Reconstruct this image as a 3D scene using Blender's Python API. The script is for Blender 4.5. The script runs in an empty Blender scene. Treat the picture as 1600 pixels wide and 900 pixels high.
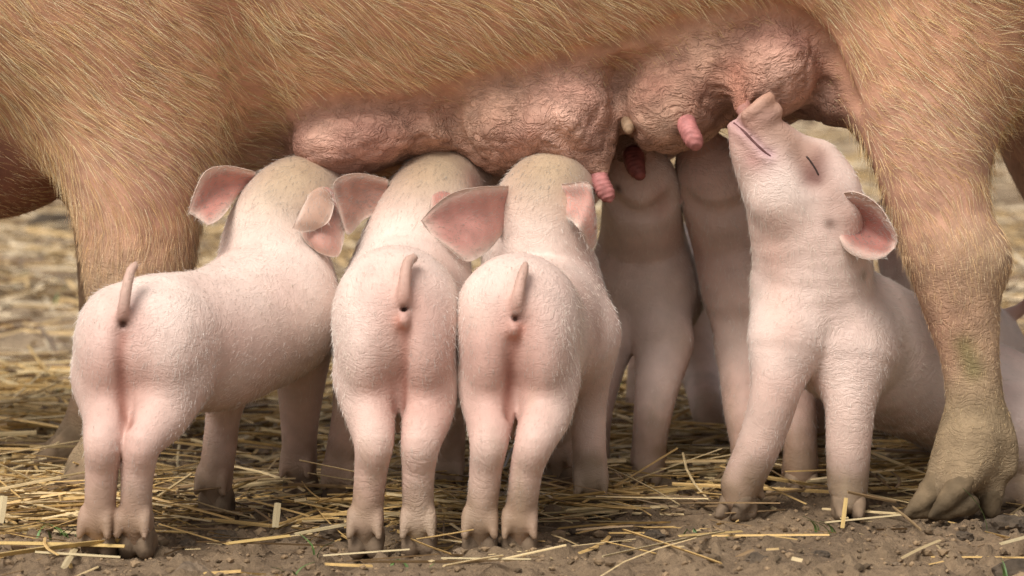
import bpy, math, random
import numpy as np
from mathutils import Vector

SC = bpy.context.scene
COL = SC.collection
R = math.radians

# ------------------------------------------------------------------ camera
FPX = 6888.0                       # focal length in pixels of a 1600 px wide frame
CAM = np.array([0.0, -3.938, 0.66])
PITCH = R(6.025)
cd = bpy.data.cameras.new('camera')
cam = bpy.data.objects.new('camera', cd)
COL.objects.link(cam)
cam.location = CAM
cam.rotation_euler = (math.pi / 2 - PITCH, 0, 0)
cd.sensor_width = 36
cd.lens = 36 * FPX / 1600
cd.clip_start = 0.1
cd.clip_end = 1000
cd.dof.use_dof = True
cd.dof.focus_distance = 4.12
cd.dof.aperture_fstop = 8
SC.camera = cam

# ------------------------------------------------------------------ sky + sun (soft, overcast)
SUN_EL, SUN_AZ = R(51), R(-150)    # azimuth measured from +Y, clockwise
w = bpy.data.worlds.new('World')
SC.world = w
w.use_nodes = True
nt = w.node_tree
nt.nodes.clear()
sky = nt.nodes.new('ShaderNodeTexSky')
sky.sky_type = 'NISHITA'
sky.sun_disc = False
sky.sun_elevation = SUN_EL
sky.sun_rotation = SUN_AZ
sky.dust_density = 4
hsv = nt.nodes.new('ShaderNodeHueSaturation')
hsv.inputs['Saturation'].default_value = 0.18
bg = nt.nodes.new('ShaderNodeBackground')
bg.inputs['Strength'].default_value = 0.11
wo = nt.nodes.new('ShaderNodeOutputWorld')
nt.links.new(sky.outputs[0], hsv.inputs['Color'])
nt.links.new(hsv.outputs[0], bg.inputs[0])
nt.links.new(bg.outputs[0], wo.inputs[0])
sl = bpy.data.lights.new('sun', 'SUN')
sl.energy = 2.4
sl.angle = R(28)
sl.color = (1, 0.965, 0.91)
so = bpy.data.objects.new('sun', sl)
COL.objects.link(so)
sdir = Vector((math.sin(SUN_AZ) * math.cos(SUN_EL), math.cos(SUN_AZ) * math.cos(SUN_EL), math.sin(SUN_EL)))
so.rotation_euler = sdir.to_track_quat('Z', 'Y').to_euler()
so.location = sdir * 10

SC.view_settings.view_transform = 'Standard'
SC.view_settings.look = 'None'
SC.view_settings.exposure = 0.16
SC.view_settings.gamma = 1
SC.cycles.use_denoising = True
SC.cycles.max_bounces = 4
SC.cycles.diffuse_bounces = 2
SC.cycles.glossy_bounces = 1
SC.cycles.denoising_prefilter = 'NONE'
SC.cycles.transparent_max_bounces = 4
SC.cycles_curves.shape = 'RIBBONS'

# ------------------------------------------------------------------ helpers
_F = np.array([0, math.cos(PITCH), -math.sin(PITCH)])
_U = np.array([0, math.sin(PITCH), math.cos(PITCH)])


def W(px, py, Y):
    """place at depth Y (metres behind the nearest hind feet) seen at px, py of the photograph"""
    d = _F + np.array([(px - 800) / FPX, 0, 0]) - _U * ((py - 450) / FPX)
    return CAM + d * ((Y - CAM[1]) / d[1])


def S(Y):
    return (Y - CAM[1]) / FPX * 1.005     # metres per pixel


def G(px, py):
    d = _F + np.array([(px - 800) / FPX, 0, 0]) - _U * ((py - 450) / FPX)
    return CAM + d * (-CAM[2] / d[2])


rng = np.random.default_rng(7)
random.seed(7)


def _hash(ix, iy, iz, s):
    h = (ix * 374761393 + iy * 668265263 + iz * 2147483647 + s * 974634777) & 0xFFFFFFFF
    h = ((h ^ (h >> 13)) * 1274126177) & 0xFFFFFFFF
    h = (h ^ (h >> 16)) & 0xFFFF
    return h / 32767.5 - 1.0


def noise(p, f=1.0, s=0):
    p = np.asarray(p, float) * f + 1000.0
    i = np.floor(p).astype(np.int64)
    t = p - i
    t = t * t * (3 - 2 * t)
    r = 0
    for a in (0, 1):
        wx = t[:, 0] if a else 1 - t[:, 0]
        for b in (0, 1):
            wy = t[:, 1] if b else 1 - t[:, 1]
            for c in (0, 1):
                wz = t[:, 2] if c else 1 - t[:, 2]
                r = r + wx * wy * wz * _hash(i[:, 0] + a, i[:, 1] + b, i[:, 2] + c, s)
    return r


def fbm(p, f, o=3, s=0):
    r, a = 0, 1.0
    for k in range(o):
        r = r + a * noise(p, f * 2 ** k, s + k)
        a *= 0.5
    return r


def nrm(v):
    return v / (np.linalg.norm(v, axis=-1, keepdims=True) + 1e-9)


def spline(P, n=5):
    """Catmull-Rom through rows of P"""
    P = np.asarray(P, float)
    if len(P) < 3:
        return P
    Q = np.vstack([2 * P[0] - P[1], P, 2 * P[-1] - P[-2]])
    out = []
    for i in range(1, len(Q) - 2):
        for j in range(n):
            t = j / n
            a, b, c, d = Q[i - 1:i + 3]
            out.append(0.5 * (2 * b + (c - a) * t + (2 * a - 5 * b + 4 * c - d) * t * t + (3 * b - a - 3 * c + d) * t ** 3))
    out.append(P[-1])
    return np.array(out)


def link(ob, parent=None):
    COL.objects.link(ob)
    if parent is not None:
        ob.parent = parent
    return ob


def tag(o, label=None, cat=None, group=None, kind=None):
    if label: o['label'] = label
    if cat: o['category'] = cat
    if group: o['group'] = group
    if kind: o['kind'] = kind
    return o


def mesh_obj(name, V, F, mat, parent=None, smooth=True, attrs=None, loc=None):
    me = bpy.data.meshes.new(name)
    V = np.asarray(V, np.float32)
    if loc is not None:
        V = V - np.asarray(loc, np.float32)
    if isinstance(F, np.ndarray):
        n, k = F.shape
        me.vertices.add(len(V)); me.vertices.foreach_set('co', V.ravel())
        me.loops.add(n * k); me.loops.foreach_set('vertex_index', F.ravel().astype(np.int32))
        me.polygons.add(n)
        me.polygons.foreach_set('loop_start', (np.arange(n) * k).astype(np.int32))
        me.polygons.foreach_set('use_smooth', np.full(n, smooth))
        me.update(calc_edges=True)
    else:
        me.from_pydata(V.tolist(), [], F)
        me.polygons.foreach_set('use_smooth', np.full(len(me.polygons), smooth))
    for k, v in (attrs or {}).items():
        if v.ndim == 2:
            a = me.attributes.new(k, 'FLOAT_COLOR', 'POINT')
            c = np.ones((len(V), 4), np.float32); c[:, :3] = v
            a.data.foreach_set('color', c.ravel())
        else:
            a = me.attributes.new(k, 'FLOAT', 'POINT')
            a.data.foreach_set('value', v.astype(np.float32))
    me.materials.append(mat)
    ob = bpy.data.objects.new(name, me)
    if loc is not None and parent is None:
        ob.location = loc
    return link(ob, parent)


# ------------------------------------------------------------------ distance-field body builder
class Body:
    """one continuous skin grown round limbs and muscles"""

    def __init__(self, vox):
        self.vox, self.P, self.C, self.g = vox, [], [], 0

    def chain(self, pts, k=0.02, col=None, hl=1.0, flow=1, n=5, wr=0.0, px=True, sig=None, sc=(1, 1)):
        """pts rows: px, py, Y, radius px (or x,y,z,r metres)"""
        q = []
        for a in pts:
            if px:
                p = W(a[0], a[1], a[2]); q.append([*p, a[3] * S(a[2])])
            else:
                q.append(list(a))
        m = len(q)
        col = np.asarray(col if col is not None else (0.6, 0.4, 0.35), float)
        cc = np.tile(col, (m, 1)) if col.ndim == 1 else col
        D = spline(np.hstack([np.array(q, float), cc]), n)
        self.P.append(dict(t='c', p=D[:, :3], r=np.maximum(D[:, 3], 1e-3), c=D[:, 4:7], k=k, hl=hl, fl=flow, wr=wr, g=self.g))
        return D

    def ell(self, c, rad, k=0.02, col=(0.6, 0.4, 0.35), hl=1.0, flow=(0, 0, -1), rot=0.0, wr=0.0, px=True):
        """c = px,py,Y ; rad = rx px, rz px, ry metres ; rot about the Y axis (radians)"""
        p = W(*c) if px else np.array(c, float)
        s = S(c[2]) if px else 1.0
        r = np.array([rad[0] * s, rad[2], rad[1] * s])
        ca, sa = math.cos(rot), math.sin(rot)
        M = np.array([[ca, 0, sa], [0, 1, 0], [-sa, 0, ca]])
        self.P.append(dict(t='e', p=p, r=r, M=M, c=np.array(col, float), k=k, hl=hl, fl=np.array(flow, float), wr=wr, g=self.g))

    def cut(self, pts, k=0.006, n=5, px=True):
        q = [[*W(a[0], a[1], a[2]), a[3] * S(a[2])] if px else list(a) for a in pts]
        D = spline(np.array(q, float), n)
        self.C.append(dict(t='c', p=D[:, :3], r=np.maximum(D[:, 3], 5e-4), k=k))

    @staticmethod
    def _seg(X, a, b, ra, rb):
        ba = b - a
        L = float(ba @ ba) + 1e-12
        t = np.clip(((X[0] - a[0]) * ba[0] + (X[1] - a[1]) * ba[1] + (X[2] - a[2]) * ba[2]) / L, 0, 1)
        dx = X[0] - a[0] - t * ba[0]; dy = X[1] - a[1] - t * ba[1]; dz = X[2] - a[2] - t * ba[2]
        return np.sqrt(dx * dx + dy * dy + dz * dz) - (ra + (rb - ra) * t), t

    @staticmethod
    def _ell(X, P):
        d = [X[i] - P['p'][i] for i in range(3)]
        M, r = P['M'], P['r']
        l = [M[i, 0] * d[0] + M[i, 1] * d[1] + M[i, 2] * d[2] for i in range(3)]
        k0 = np.sqrt(sum((l[i] / r[i]) ** 2 for i in range(3)))
        k1 = np.sqrt(sum((l[i] / r[i] ** 2) ** 2 for i in range(3))) + 1e-6
        return k0 * (k0 - 1) / k1

    def _box(self, lo, hi):
        a = np.maximum(np.floor((lo - self.o) / self.vox).astype(int), 0)
        b = np.minimum(np.ceil((hi - self.o) / self.vox).astype(int) + 1, self.n)
        return a, b

    def _grid(self, a, b):
        ax = [(self.o[i] + np.arange(a[i], b[i]) * self.vox).astype(np.float32) for i in range(3)]
        return ax[0][:, None, None], ax[1][None, :, None], ax[2][None, None, :]

    def _prim(self, P, mg):
        if P['t'] == 'e':
            e = np.abs(P['M'].T) @ P['r']
            a, b = self._box(P['p'] - e - mg, P['p'] + e + mg)
            if (b <= a).any(): return a, b, None
            return a, b, self._ell(self._grid(a, b), P).astype(np.float32)
        p, r = P['p'], P['r']
        a, b = self._box((p - r[:, None]).min(0) - mg, (p + r[:, None]).max(0) + mg)
        if (b <= a).any(): return a, b, None
        T = np.full(b - a, 1.0, np.float32)
        for i in range(len(p) - 1):
            rr = max(r[i], r[i + 1]) + mg
            c, d = self._box(np.minimum(p[i], p[i + 1]) - rr, np.maximum(p[i], p[i + 1]) + rr)
            c = np.maximum(c, a); d = np.minimum(d, b)
            if (d <= c).any(): continue
            v, _ = self._seg(self._grid(c, d), p[i], p[i + 1], r[i], r[i + 1])
            sl_ = tuple(slice(c[j] - a[j], d[j] - a[j]) for j in range(3))
            T[sl_] = np.minimum(T[sl_], v)
        return a, b, T

    def surf(self, px, py, lo=-0.3, hi=1.2):
        """depth Y of the skin seen at px, py (before blending)"""
        Ys = np.linspace(lo, hi, 1500)
        X = np.array([W(px, py, y) for y in Ys]).T
        tot = {}
        for P in self.P:
            if P['t'] == 'e':
                d = self._ell(X, P)
            else:
                d = np.min([self._seg(X, P['p'][i], P['p'][i + 1], P['r'][i], P['r'][i + 1])[0] for i in range(len(P['p']) - 1)], 0)
            tot[P['g']] = self.smin(tot[P['g']], d, P['k']) if P['g'] in tot else d
        d = tot[0]
        for g in tot:
            if g: d = np.minimum(d, self.smin(tot[0], tot[g], self.gk(g)))
        h = np.nonzero(d < 0.0005)[0]
        return float(Ys[h[0]]) if len(h) else float(Ys[np.argmin(d)])

    @staticmethod
    def smin(f, T, k):
        h = np.maximum(k - np.abs(f - T), 0) / k
        return np.minimum(f, T) - h * h * k * 0.25

    def gk(self, g):
        return max([P['k'] for P in self.P if P['g'] == g])

    def build(self, smooth=2):
        lo, hi = [], []
        for P in self.P:
            if P['t'] == 'e':
                e = np.abs(P['M'].T) @ P['r']
                lo.append(P['p'] - e); hi.append(P['p'] + e)
            else:
                lo.append((P['p'] - P['r'][:, None]).min(0)); hi.append((P['p'] + P['r'][:, None]).max(0))
        self.o = np.min(lo, 0) - 0.02
        self.n = np.ceil((np.max(hi, 0) + 0.02 - self.o) / self.vox).astype(int)
        fields = {}
        for P in self.P:
            k = P['k']
            F = fields.setdefault(P['g'], np.full(self.n, 1.0, np.float32))
            a, b, T = self._prim(P, k + 0.012)
            if T is None: continue
            s = tuple(slice(a[j], b[j]) for j in range(3))
            F[s] = self.smin(F[s], T, k)
        F = fields.pop(0)
        base = F.copy() if fields else F
        for g, L in fields.items():
            F = self.smin(F, self.smin(base, L, self.gk(g)), 0.0015)
        for P in self.C:
            k = P['k']
            a, b, T = self._prim(P, k + 0.006)
            if T is None: continue
            s = tuple(slice(a[j], b[j]) for j in range(3))
            f = F[s]
            h = np.maximum(k - np.abs(f + T), 0) / k
            F[s] = np.maximum(f, -T) + h * h * k * 0.25
        V, Q = self.nets(F)
        for _ in range(smooth):
            V = self.relax(V, Q, 0.5); V = self.relax(V, Q, -0.52)
        self.V, self.Q = V, Q
        self.N = self.normals(V, Q)
        self.attrs()
        return self

    def nets(self, F):
        ins = F < 0
        nx, ny, nz = F.shape
        acc = np.zeros((nx - 1, ny - 1, nz - 1, 3), np.float32)
        cnt = np.zeros((nx - 1, ny - 1, nz - 1), np.int16)
        for ax in range(3):
            s0 = [slice(None)] * 3; s1 = [slice(None)] * 3
            s0[ax] = slice(0, -1); s1[ax] = slice(1, None)
            f0, f1 = F[tuple(s0)], F[tuple(s1)]
            cr = ins[tuple(s0)] != ins[tuple(s1)]
            I = np.argwhere(cr)
            t = f0[cr] / (f0[cr] - f1[cr])
            o = [j for j in range(3) if j != ax]
            for d0 in (0, 1):
                for d1 in (0, 1):
                    J = I.copy()
                    J[:, o[0]] -= d0; J[:, o[1]] -= d1
                    ok = (J[:, o[0]] >= 0) & (J[:, o[1]] >= 0) & (J[:, o[0]] < acc.shape[o[0]]) & (J[:, o[1]] < acc.shape[o[1]])
                    J = J[ok]
                    loc = np.zeros((len(J), 3), np.float32)
                    loc[:, ax] = t[ok]; loc[:, o[0]] = d0; loc[:, o[1]] = d1
                    np.add.at(acc, (J[:, 0], J[:, 1], J[:, 2]), loc)
                    np.add.at(cnt, (J[:, 0], J[:, 1], J[:, 2]), 1)
        act = cnt > 0
        ids = np.full(act.shape, -1, np.int64)
        I = np.argwhere(act)
        ids[act] = np.arange(len(I))
        V = self.o + (I + acc[act] / cnt[act][:, None]) * self.vox
        quads = []
        for ax in range(3):
            s0 = [slice(None)] * 3; s1 = [slice(None)] * 3
            s0[ax] = slice(0, -1); s1[ax] = slice(1, None)
            a, b = ins[tuple(s0)], ins[tuple(s1)]
            o = [(ax + 1) % 3, (ax + 2) % 3]
            for inn in (True, False):
                I = np.argwhere((a != b) & (a == inn))
                I = I[(I[:, o[0]] > 0) & (I[:, o[1]] > 0) & (I[:, o[0]] < F.shape[o[0]] - 1) & (I[:, o[1]] < F.shape[o[1]] - 1)]
                q = []
                for d0, d1 in ((0, 0), (1, 0), (1, 1), (0, 1)):
                    J = I.copy(); J[:, o[0]] -= d0; J[:, o[1]] -= d1
                    q.append(ids[J[:, 0], J[:, 1], J[:, 2]])
                q = np.stack(q, 1)
                if not inn: q = q[:, ::-1]
                quads.append(q)
        return V, np.ascontiguousarray(np.vstack(quads))

    @staticmethod
    def relax(V, Q, lam):
        A = np.zeros_like(V); n = np.zeros(len(V))
        for i in range(4):
            a, b = Q[:, i], Q[:, (i + 1) % 4]
            for j in range(3):
                A[:, j] += np.bincount(a, V[b, j], len(V)) + np.bincount(b, V[a, j], len(V))
            n += np.bincount(a, minlength=len(V)) + np.bincount(b, minlength=len(V))
        return V + lam * (A / np.maximum(n, 1)[:, None] - V)

    @staticmethod
    def normals(V, Q):
        fn = np.cross(V[Q[:, 2]] - V[Q[:, 0]], V[Q[:, 3]] - V[Q[:, 1]])
        N = np.zeros_like(V)
        for i in range(4):
            for j in range(3):
                N[:, j] += np.bincount(Q[:, i], fn[:, j], len(V))
        return nrm(N)

    def attrs(self, sig=0.010):
        V = self.V
        X = V.T
        n = len(V)
        ws = np.full(n, 1e-12); C = np.zeros((n, 3)); Fl = np.zeros((n, 3)); H = np.zeros(n); Wr = np.zeros(n)
        for P in self.P:
            if P['t'] == 'e':
                d = self._ell(X, P)
                c = P['c'][None, :]; fl = P['fl'][None, :]
            else:
                d = np.full(n, 9.0); c = np.zeros((n, 3)); fl = np.zeros((n, 3))
                p, r = P['p'], P['r']
                for i in range(len(p) - 1):
                    dd, t = self._seg(X, p[i], p[i + 1], r[i], r[i + 1])
                    m = dd < d
                    d[m] = dd[m]
                    c[m] = P['c'][i] + (P['c'][i + 1] - P['c'][i]) * t[m, None]
                    fl[m] = (p[i + 1] - p[i]) / (np.linalg.norm(p[i + 1] - p[i]) + 1e-9) * P['fl']
            wgt = np.exp(-np.clip(d, -0.02, 0.3) / sig)
            ws += wgt; C += wgt[:, None] * c; Fl += wgt[:, None] * fl; H += wgt * P['hl']; Wr += wgt * P['wr']
        self.col = C / ws[:, None]; self.flow = nrm(Fl / ws[:, None]); self.hl = H / ws; self.wr = Wr / ws

    def snap(self, p):
        d = np.linalg.norm(self.V - p, axis=1)
        return self.V[d.argmin()] if d.min() < 0.02 else p

    def paint(self, c, rad, color, amt=1.0, px=True, soft=1.0, hl=None):
        """skin markings, dirt and painted shade: blend colour within rad metres of a point or polyline"""
        if px: pts = np.array([W(*a) for a in c])
        else: pts = np.array(c, float)
        pts = np.array([self.snap(p_) for p_ in pts])
        pts = spline(pts, 4) if len(pts) > 2 else pts
        d = np.full(len(self.V), 9.0)
        if len(pts) == 1:
            d = np.linalg.norm(self.V - pts[0], axis=1)
        for i in range(len(pts) - 1):
            dd, _ = self._seg(self.V.T, pts[i], pts[i + 1], 0, 0)
            d = np.minimum(d, dd)
        m = np.exp(-(d / rad) ** 2 * soft) * amt
        self.col = self.col * (1 - m[:, None]) + np.asarray(color) * m[:, None]
        if hl is not None: self.hl = self.hl * (1 - m) + hl * m
        return m


def hair(name, B, parent, loc, n, length, rad, mat, colf, lift=0.3, jit=0.25, grav=0.2, dens=None, seg=4, clump=None, seed=1):
    """short coat rooted on the skin of body B, combed along its flow"""
    r = np.random.default_rng(seed)
    T = np.vstack([B.Q[:, [0, 1, 2]], B.Q[:, [0, 2, 3]]])
    A = np.linalg.norm(np.cross(B.V[T[:, 1]] - B.V[T[:, 0]], B.V[T[:, 2]] - B.V[T[:, 0]]), axis=1)
    h = B.hl[T].mean(1)
    A = A * np.clip(h, 0, 1) ** (1.5 if dens is None else 0.6)
    if dens is not None:
        A = A * dens(B.V[T].mean(1))
    ti = r.choice(len(T), n, p=A / A.sum())
    u = np.sqrt(r.random(n)); v = r.random(n)
    bc = np.stack([1 - u, u * (1 - v), u * v], 1)
    f = lambda a: (a[T[ti]] * (bc[:, :, None] if a.ndim == 2 else bc)).sum(1)
    p, N, fl, hl, cl = f(B.V), nrm(f(B.N)), f(B.flow), f(B.hl), f(B.col)
    if clump is not None:
        fl = fl + clump(p)
    fl = fl - N * (fl * N).sum(1, keepdims=True)
    fl = nrm(fl + r.normal(0, jit, (n, 3)))
    d = nrm(fl + N * (lift * (0.6 + 0.8 * r.random(n)))[:, None])
    L = length * hl * (0.55 + 0.75 * r.random(n))
    g = np.array([0, 0, -1.0])
    pts = np.zeros((n, seg, 3)); q = p - N * 0.0006
    for i in range(seg):
        pts[:, i] = q
        d = nrm(d + g * grav / seg + fl * (0.25 / seg) * lift)
        d = nrm(d - N * np.minimum((d * N).sum(1), 0)[:, None] * 0.8)
        q = q + d * (L / (seg - 1))[:, None]
    hc = bpy.data.hair_curves.new(name)
    hc.add_curves([seg] * n)
    hc.points.foreach_set('position', (pts - np.asarray(loc)).astype(np.float32).ravel())
    prof = np.linspace(1, 0.25, seg)
    hc.points.foreach_set('radius', (rad * (0.7 + 0.6 * r.random(n))[:, None] * prof[None]).astype(np.float32).ravel())
    a = hc.attributes.new('Col', 'FLOAT_COLOR', 'CURVE')
    c = np.ones((n, 4), np.float32); c[:, :3] = np.clip(colf(p, cl, r), 0, 1)
    a.data.foreach_set('color', c.ravel())
    hc.materials.append(mat)
    return link(bpy.data.objects.new(name, hc), parent)


# ------------------------------------------------------------------ materials
def newmat(name):
    m = bpy.data.materials.new(name); m.use_nodes = True
    t = m.node_tree; t.nodes.clear()
    o = t.nodes.new('ShaderNodeOutputMaterial'); b = t.nodes.new('ShaderNodeBsdfPrincipled')
    t.links.new(b.outputs[0], o.inputs[0])
    return m, t, b


def node(t, kind, **kw):
    n = t.nodes.new(kind)
    for k, v in kw.items():
        if k in n.inputs: n.inputs[k].default_value = v
        else: setattr(n, k, v)
    return n


def skin_mat(name, fine=900, bump=0.25, sss=0.0, wrinkle=0.0, mottled=0.12, rough=0.55):
    m, t, b = newmat(name)
    at = node(t, 'ShaderNodeAttribute', attribute_name='Col')
    tc = node(t, 'ShaderNodeTexCoord')
    n1 = node(t, 'ShaderNodeTexNoise', Scale=45.0, Detail=5.0)
    n2 = node(t, 'ShaderNodeTexNoise', Scale=float(fine), Detail=3.0)
    t.links.new(tc.outputs['Object'], n1.inputs['Vector']); t.links.new(tc.outputs['Object'], n2.inputs['Vector'])
    mr = node(t, 'ShaderNodeMapRange'); mr.inputs[1].default_value = 0.3; mr.inputs[2].default_value = 0.7
    mr.inputs[3].default_value = 1 - mottled; mr.inputs[4].default_value = 1 + mottled
    t.links.new(n1.outputs[0], mr.inputs[0])
    mx = node(t, 'ShaderNodeVectorMath', operation='MULTIPLY')
    t.links.new(at.outputs['Color'], mx.inputs[0]); t.links.new(mr.outputs[0], mx.inputs[1])
    t.links.new(mx.outputs[0], b.inputs['Base Color'])
    b.inputs['Roughness'].default_value = rough
    b.inputs['Subsurface Weight'].default_value = sss
    b.inputs['Subsurface Radius'].default_value = (1.0, 0.35, 0.2)
    b.inputs['Subsurface Scale'].default_value = 0.006
    b.inputs['Specular IOR Level'].default_value = 0.3 if rough < 0.7 else 0.12
    bp = node(t, 'ShaderNodeBump', Strength=bump, Distance=0.001)
    t.links.new(n2.outputs[0], bp.inputs['Height'])
    last = bp
    if wrinkle:
        wa = node(t, 'ShaderNodeAttribute', attribute_name='wr')
        dn = node(t, 'ShaderNodeTexNoise', Scale=16.0, Detail=3.0)
        t.links.new(tc.outputs['Object'], dn.inputs['Vector'])
        vm = node(t, 'ShaderNodeVectorMath', operation='MULTIPLY_ADD')
        vm.inputs[1].default_value = (0.07, 0.07, 0.07)
        t.links.new(dn.outputs['Color'], vm.inputs[0]); t.links.new(tc.outputs['Object'], vm.inputs[2])
        mp = node(t, 'ShaderNodeMapping'); mp.inputs['Scale'].default_value = (0.55, 1.0, 2.3)
        mp.inputs['Rotation'].default_value = (0, 0.45, 0)
        t.links.new(vm.outputs[0], mp.inputs['Vector'])
        vo = node(t, 'ShaderNodeTexNoise', Scale=75.0, Detail=3.0, Roughness=0.6)
        mp2 = node(t, 'ShaderNodeMapping'); mp2.inputs['Scale'].default_value = (1.6, 1.0, 0.6)
        t.links.new(vm.outputs[0], mp2.inputs['Vector'])
        v2 = node(t, 'ShaderNodeTexNoise', Scale=110.0, Detail=3.0)
        t.links.new(mp.outputs[0], vo.inputs['Vector']); t.links.new(mp2.outputs[0], v2.inputs['Vector'])

        def ridge(src):
            a1 = node(t, 'ShaderNodeMath', operation='SUBTRACT'); a1.inputs[1].default_value = 0.5
            a2 = node(t, 'ShaderNodeMath', operation='ABSOLUTE')
            a3 = node(t, 'ShaderNodeMapRange'); a3.inputs[2].default_value = 0.09
            t.links.new(src, a1.inputs[0]); t.links.new(a1.outputs[0], a2.inputs[0]); t.links.new(a2.outputs[0], a3.inputs[0])
            return a3.outputs[0]
        ad = node(t, 'ShaderNodeMath', operation='MULTIPLY_ADD'); ad.inputs[1].default_value = 0.5
        t.links.new(ridge(v2.outputs[0]), ad.inputs[0]); t.links.new(ridge(vo.outputs[0]), ad.inputs[2])
        ml = node(t, 'ShaderNodeMath', operation='MULTIPLY')
        t.links.new(ad.outputs[0], ml.inputs[0]); t.links.new(wa.outputs['Fac'], ml.inputs[1])
        b2 = node(t, 'ShaderNodeBump', Strength=wrinkle, Distance=0.0017)
        t.links.new(ml.outputs[0], b2.inputs['Height']); t.links.new(bp.outputs[0], b2.inputs['Normal'])
        last = b2
    t.links.new(last.outputs[0], b.inputs['Normal'])
    return m


def hair_mat(name, rough=0.6):
    m, t, b = newmat(name)
    at = node(t, 'ShaderNodeAttribute', attribute_name='Col')
    t.links.new(at.outputs['Color'], b.inputs['Base Color'])
    b.inputs['Roughness'].default_value = rough
    b.inputs['Specular IOR Level'].default_value = 0.2
    return m


M_PIG = skin_mat('piglet_skin', bump=0.3, wrinkle=0.6, mottled=0.08)
M_SOW = skin_mat('sow_skin', fine=500, bump=0.5, sss=0.0, wrinkle=0.85, mottled=0.22, rough=0.8)
M_HAIR = hair_mat('piglet_hair')
M_SHAIR = hair_mat('sow_hair')
M_HORN = skin_mat('hoof_horn', fine=220, bump=1.0, sss=0.0, mottled=0.3, rough=0.75)

PALE = (0.80, 0.61, 0.525)
PINK = (0.66, 0.36, 0.29)
ROSE = (0.56, 0.25, 0.20)
MUD = (0.34, 0.23, 0.15)
DARKMUD = (0.20, 0.13, 0.08)
LEGC = [PALE, (0.78, 0.57, 0.48), (0.74, 0.52, 0.43), (0.70, 0.49, 0.40), (0.62, 0.44, 0.345), (0.46, 0.32, 0.23)]


def hoof_part(parent, loc, c, d, w, hgt, mat=M_HORN, col=(0.23, 0.16, 0.105), spread=0.0, dew=True, wid=1.0):
    """cloven hoof: two claws that stand on the ground at c, toes along d"""
    d = nrm(np.array([d[0], d[1], 0.0])); s = np.array([d[1], -d[0], 0])
    B = Body(max(0.0016, w * 0.06))
    up = np.array([0, 0, 1.0])
    for sg in (-1, 1):
        a = c + s * sg * w * 0.25 * wid
        B.chain([[*(a + up * hgt * 0.85 - d * w * 0.10), w * 0.20], [*(a + up * hgt * 0.45 + d * w * 0.14), w * 0.235],
                 [*(a + s * sg * spread + up * w * 0.10 + d * w * 0.62), w * 0.10]], k=0.002, px=False, col=col, n=4)
        B.chain([[*(a + up * hgt * 0.5 - d * w * 0.2), w * 0.23], [*(a + up * w * 0.12 - d * w * 0.2), w * 0.23], [*(a + up * w * 0.05 + d * w * 0.4), w * 0.15]], k=0.004, px=False, col=col, n=3)
    B.build(1)
    B.V[:, 2] = np.maximum(B.V[:, 2], -0.002)
    g = 0.7 + 0.45 * np.clip(B.V[:, 2] / (hgt + 1e-6), 0, 1) + 0.25 * fbm(B.V, 90, 2, 5)
    return mesh_obj('hoof', B.V, B.Q, mat, parent, attrs={'Col': np.clip(B.col * g[:, None], 0, 1)}, loc=loc)


def foot(B, fet, d, w, col=(0.45, 0.30, 0.22)):
    """dewclaws and heel at the back of a fetlock; returns where the hoof stands"""
    d = nrm(np.array([d[0], d[1], 0.0])); s = np.array([d[1], -d[0], 0])
    z = fet[2]
    for sg in (-1, 1):
        a = fet + s * sg * w * 0.33 - d * w * 0.34
        B.chain([[*(a + np.array([0, 0, w * 0.28]) + d * w * 0.1), w * 0.15], [*(a + np.array([0, 0, w * 0.05])), w * 0.165], [*(a + s * sg * w * 0.06 + np.array([0, 0, -w * 0.34]) - d * w * 0.14), w * 0.10]], k=w * 0.09, n=3, px=False, col=col, hl=0.3)
    c = np.array([fet[0], fet[1], 0]) + d * w * 0.15
    B.chain([[*fet, w * 0.42], [*(c + np.array([0, 0, z * 0.5])), w * 0.38]], k=w * 0.2, px=False, col=col, hl=0.4, n=2)
    return c


def ear_mesh(rows, thick=0.0028, nu=7, nv=7):
    """rows base->tip of (edge, mid, edge) as px,py,Y -> thin closed shell"""
    P = np.array([[W(*a) for a in r] for r in rows])            # u,3,3
    A = np.stack([spline(P[:, j], nu) for j in range(3)], 1)
    G_ = np.stack([spline(A[i], nv) for i in range(len(A))], 0)  # u,v,3
    nu_, nv_ = G_.shape[:2]
    du = np.gradient(G_, axis=0); dv = np.gradient(G_, axis=1)
    N = nrm(np.cross(du, dv))
    vv = np.linspace(-1, 1, nv_)[None, :]; uu = np.linspace(0, 1, nu_)[:, None]
    t = thick * np.sqrt(np.clip(1 - vv ** 6, 0.05, 1)) * np.sqrt(np.clip(1 - uu ** 8, 0.05, 1)) * (1.6 - 0.9 * uu)
    top, bot = G_ + N * t[..., None] / 2, G_ - N * t[..., None] / 2
    V = np.vstack([top.reshape(-1, 3), bot.reshape(-1, 3)])
    m = nu_ * nv_
    F = []
    for i in range(nu_ - 1):
        for j in range(nv_ - 1):
            a = i * nv_ + j
            q = [a, a + 1, a + nv_ + 1, a + nv_]
            F.append(q); F.append([x + m for x in q[::-1]])
    rim = [i * nv_ for i in range(nu_)] + [(nu_ - 1) * nv_ + j for j in range(1, nv_)] + [i * nv_ + nv_ - 1 for i in range(nu_ - 2, -1, -1)] + list(range(nv_ - 2, 0, -1))
    for i in range(len(rim)):
        a, b = rim[i], rim[(i + 1) % len(rim)]
        F.append([b, a, a + m, b + m])
    edge = np.maximum(np.abs(np.broadcast_to(vv, (nu_, nv_))), np.broadcast_to(uu, (nu_, nv_)) ** 2).ravel()
    return V, np.array(F), np.concatenate([edge, edge])


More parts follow.
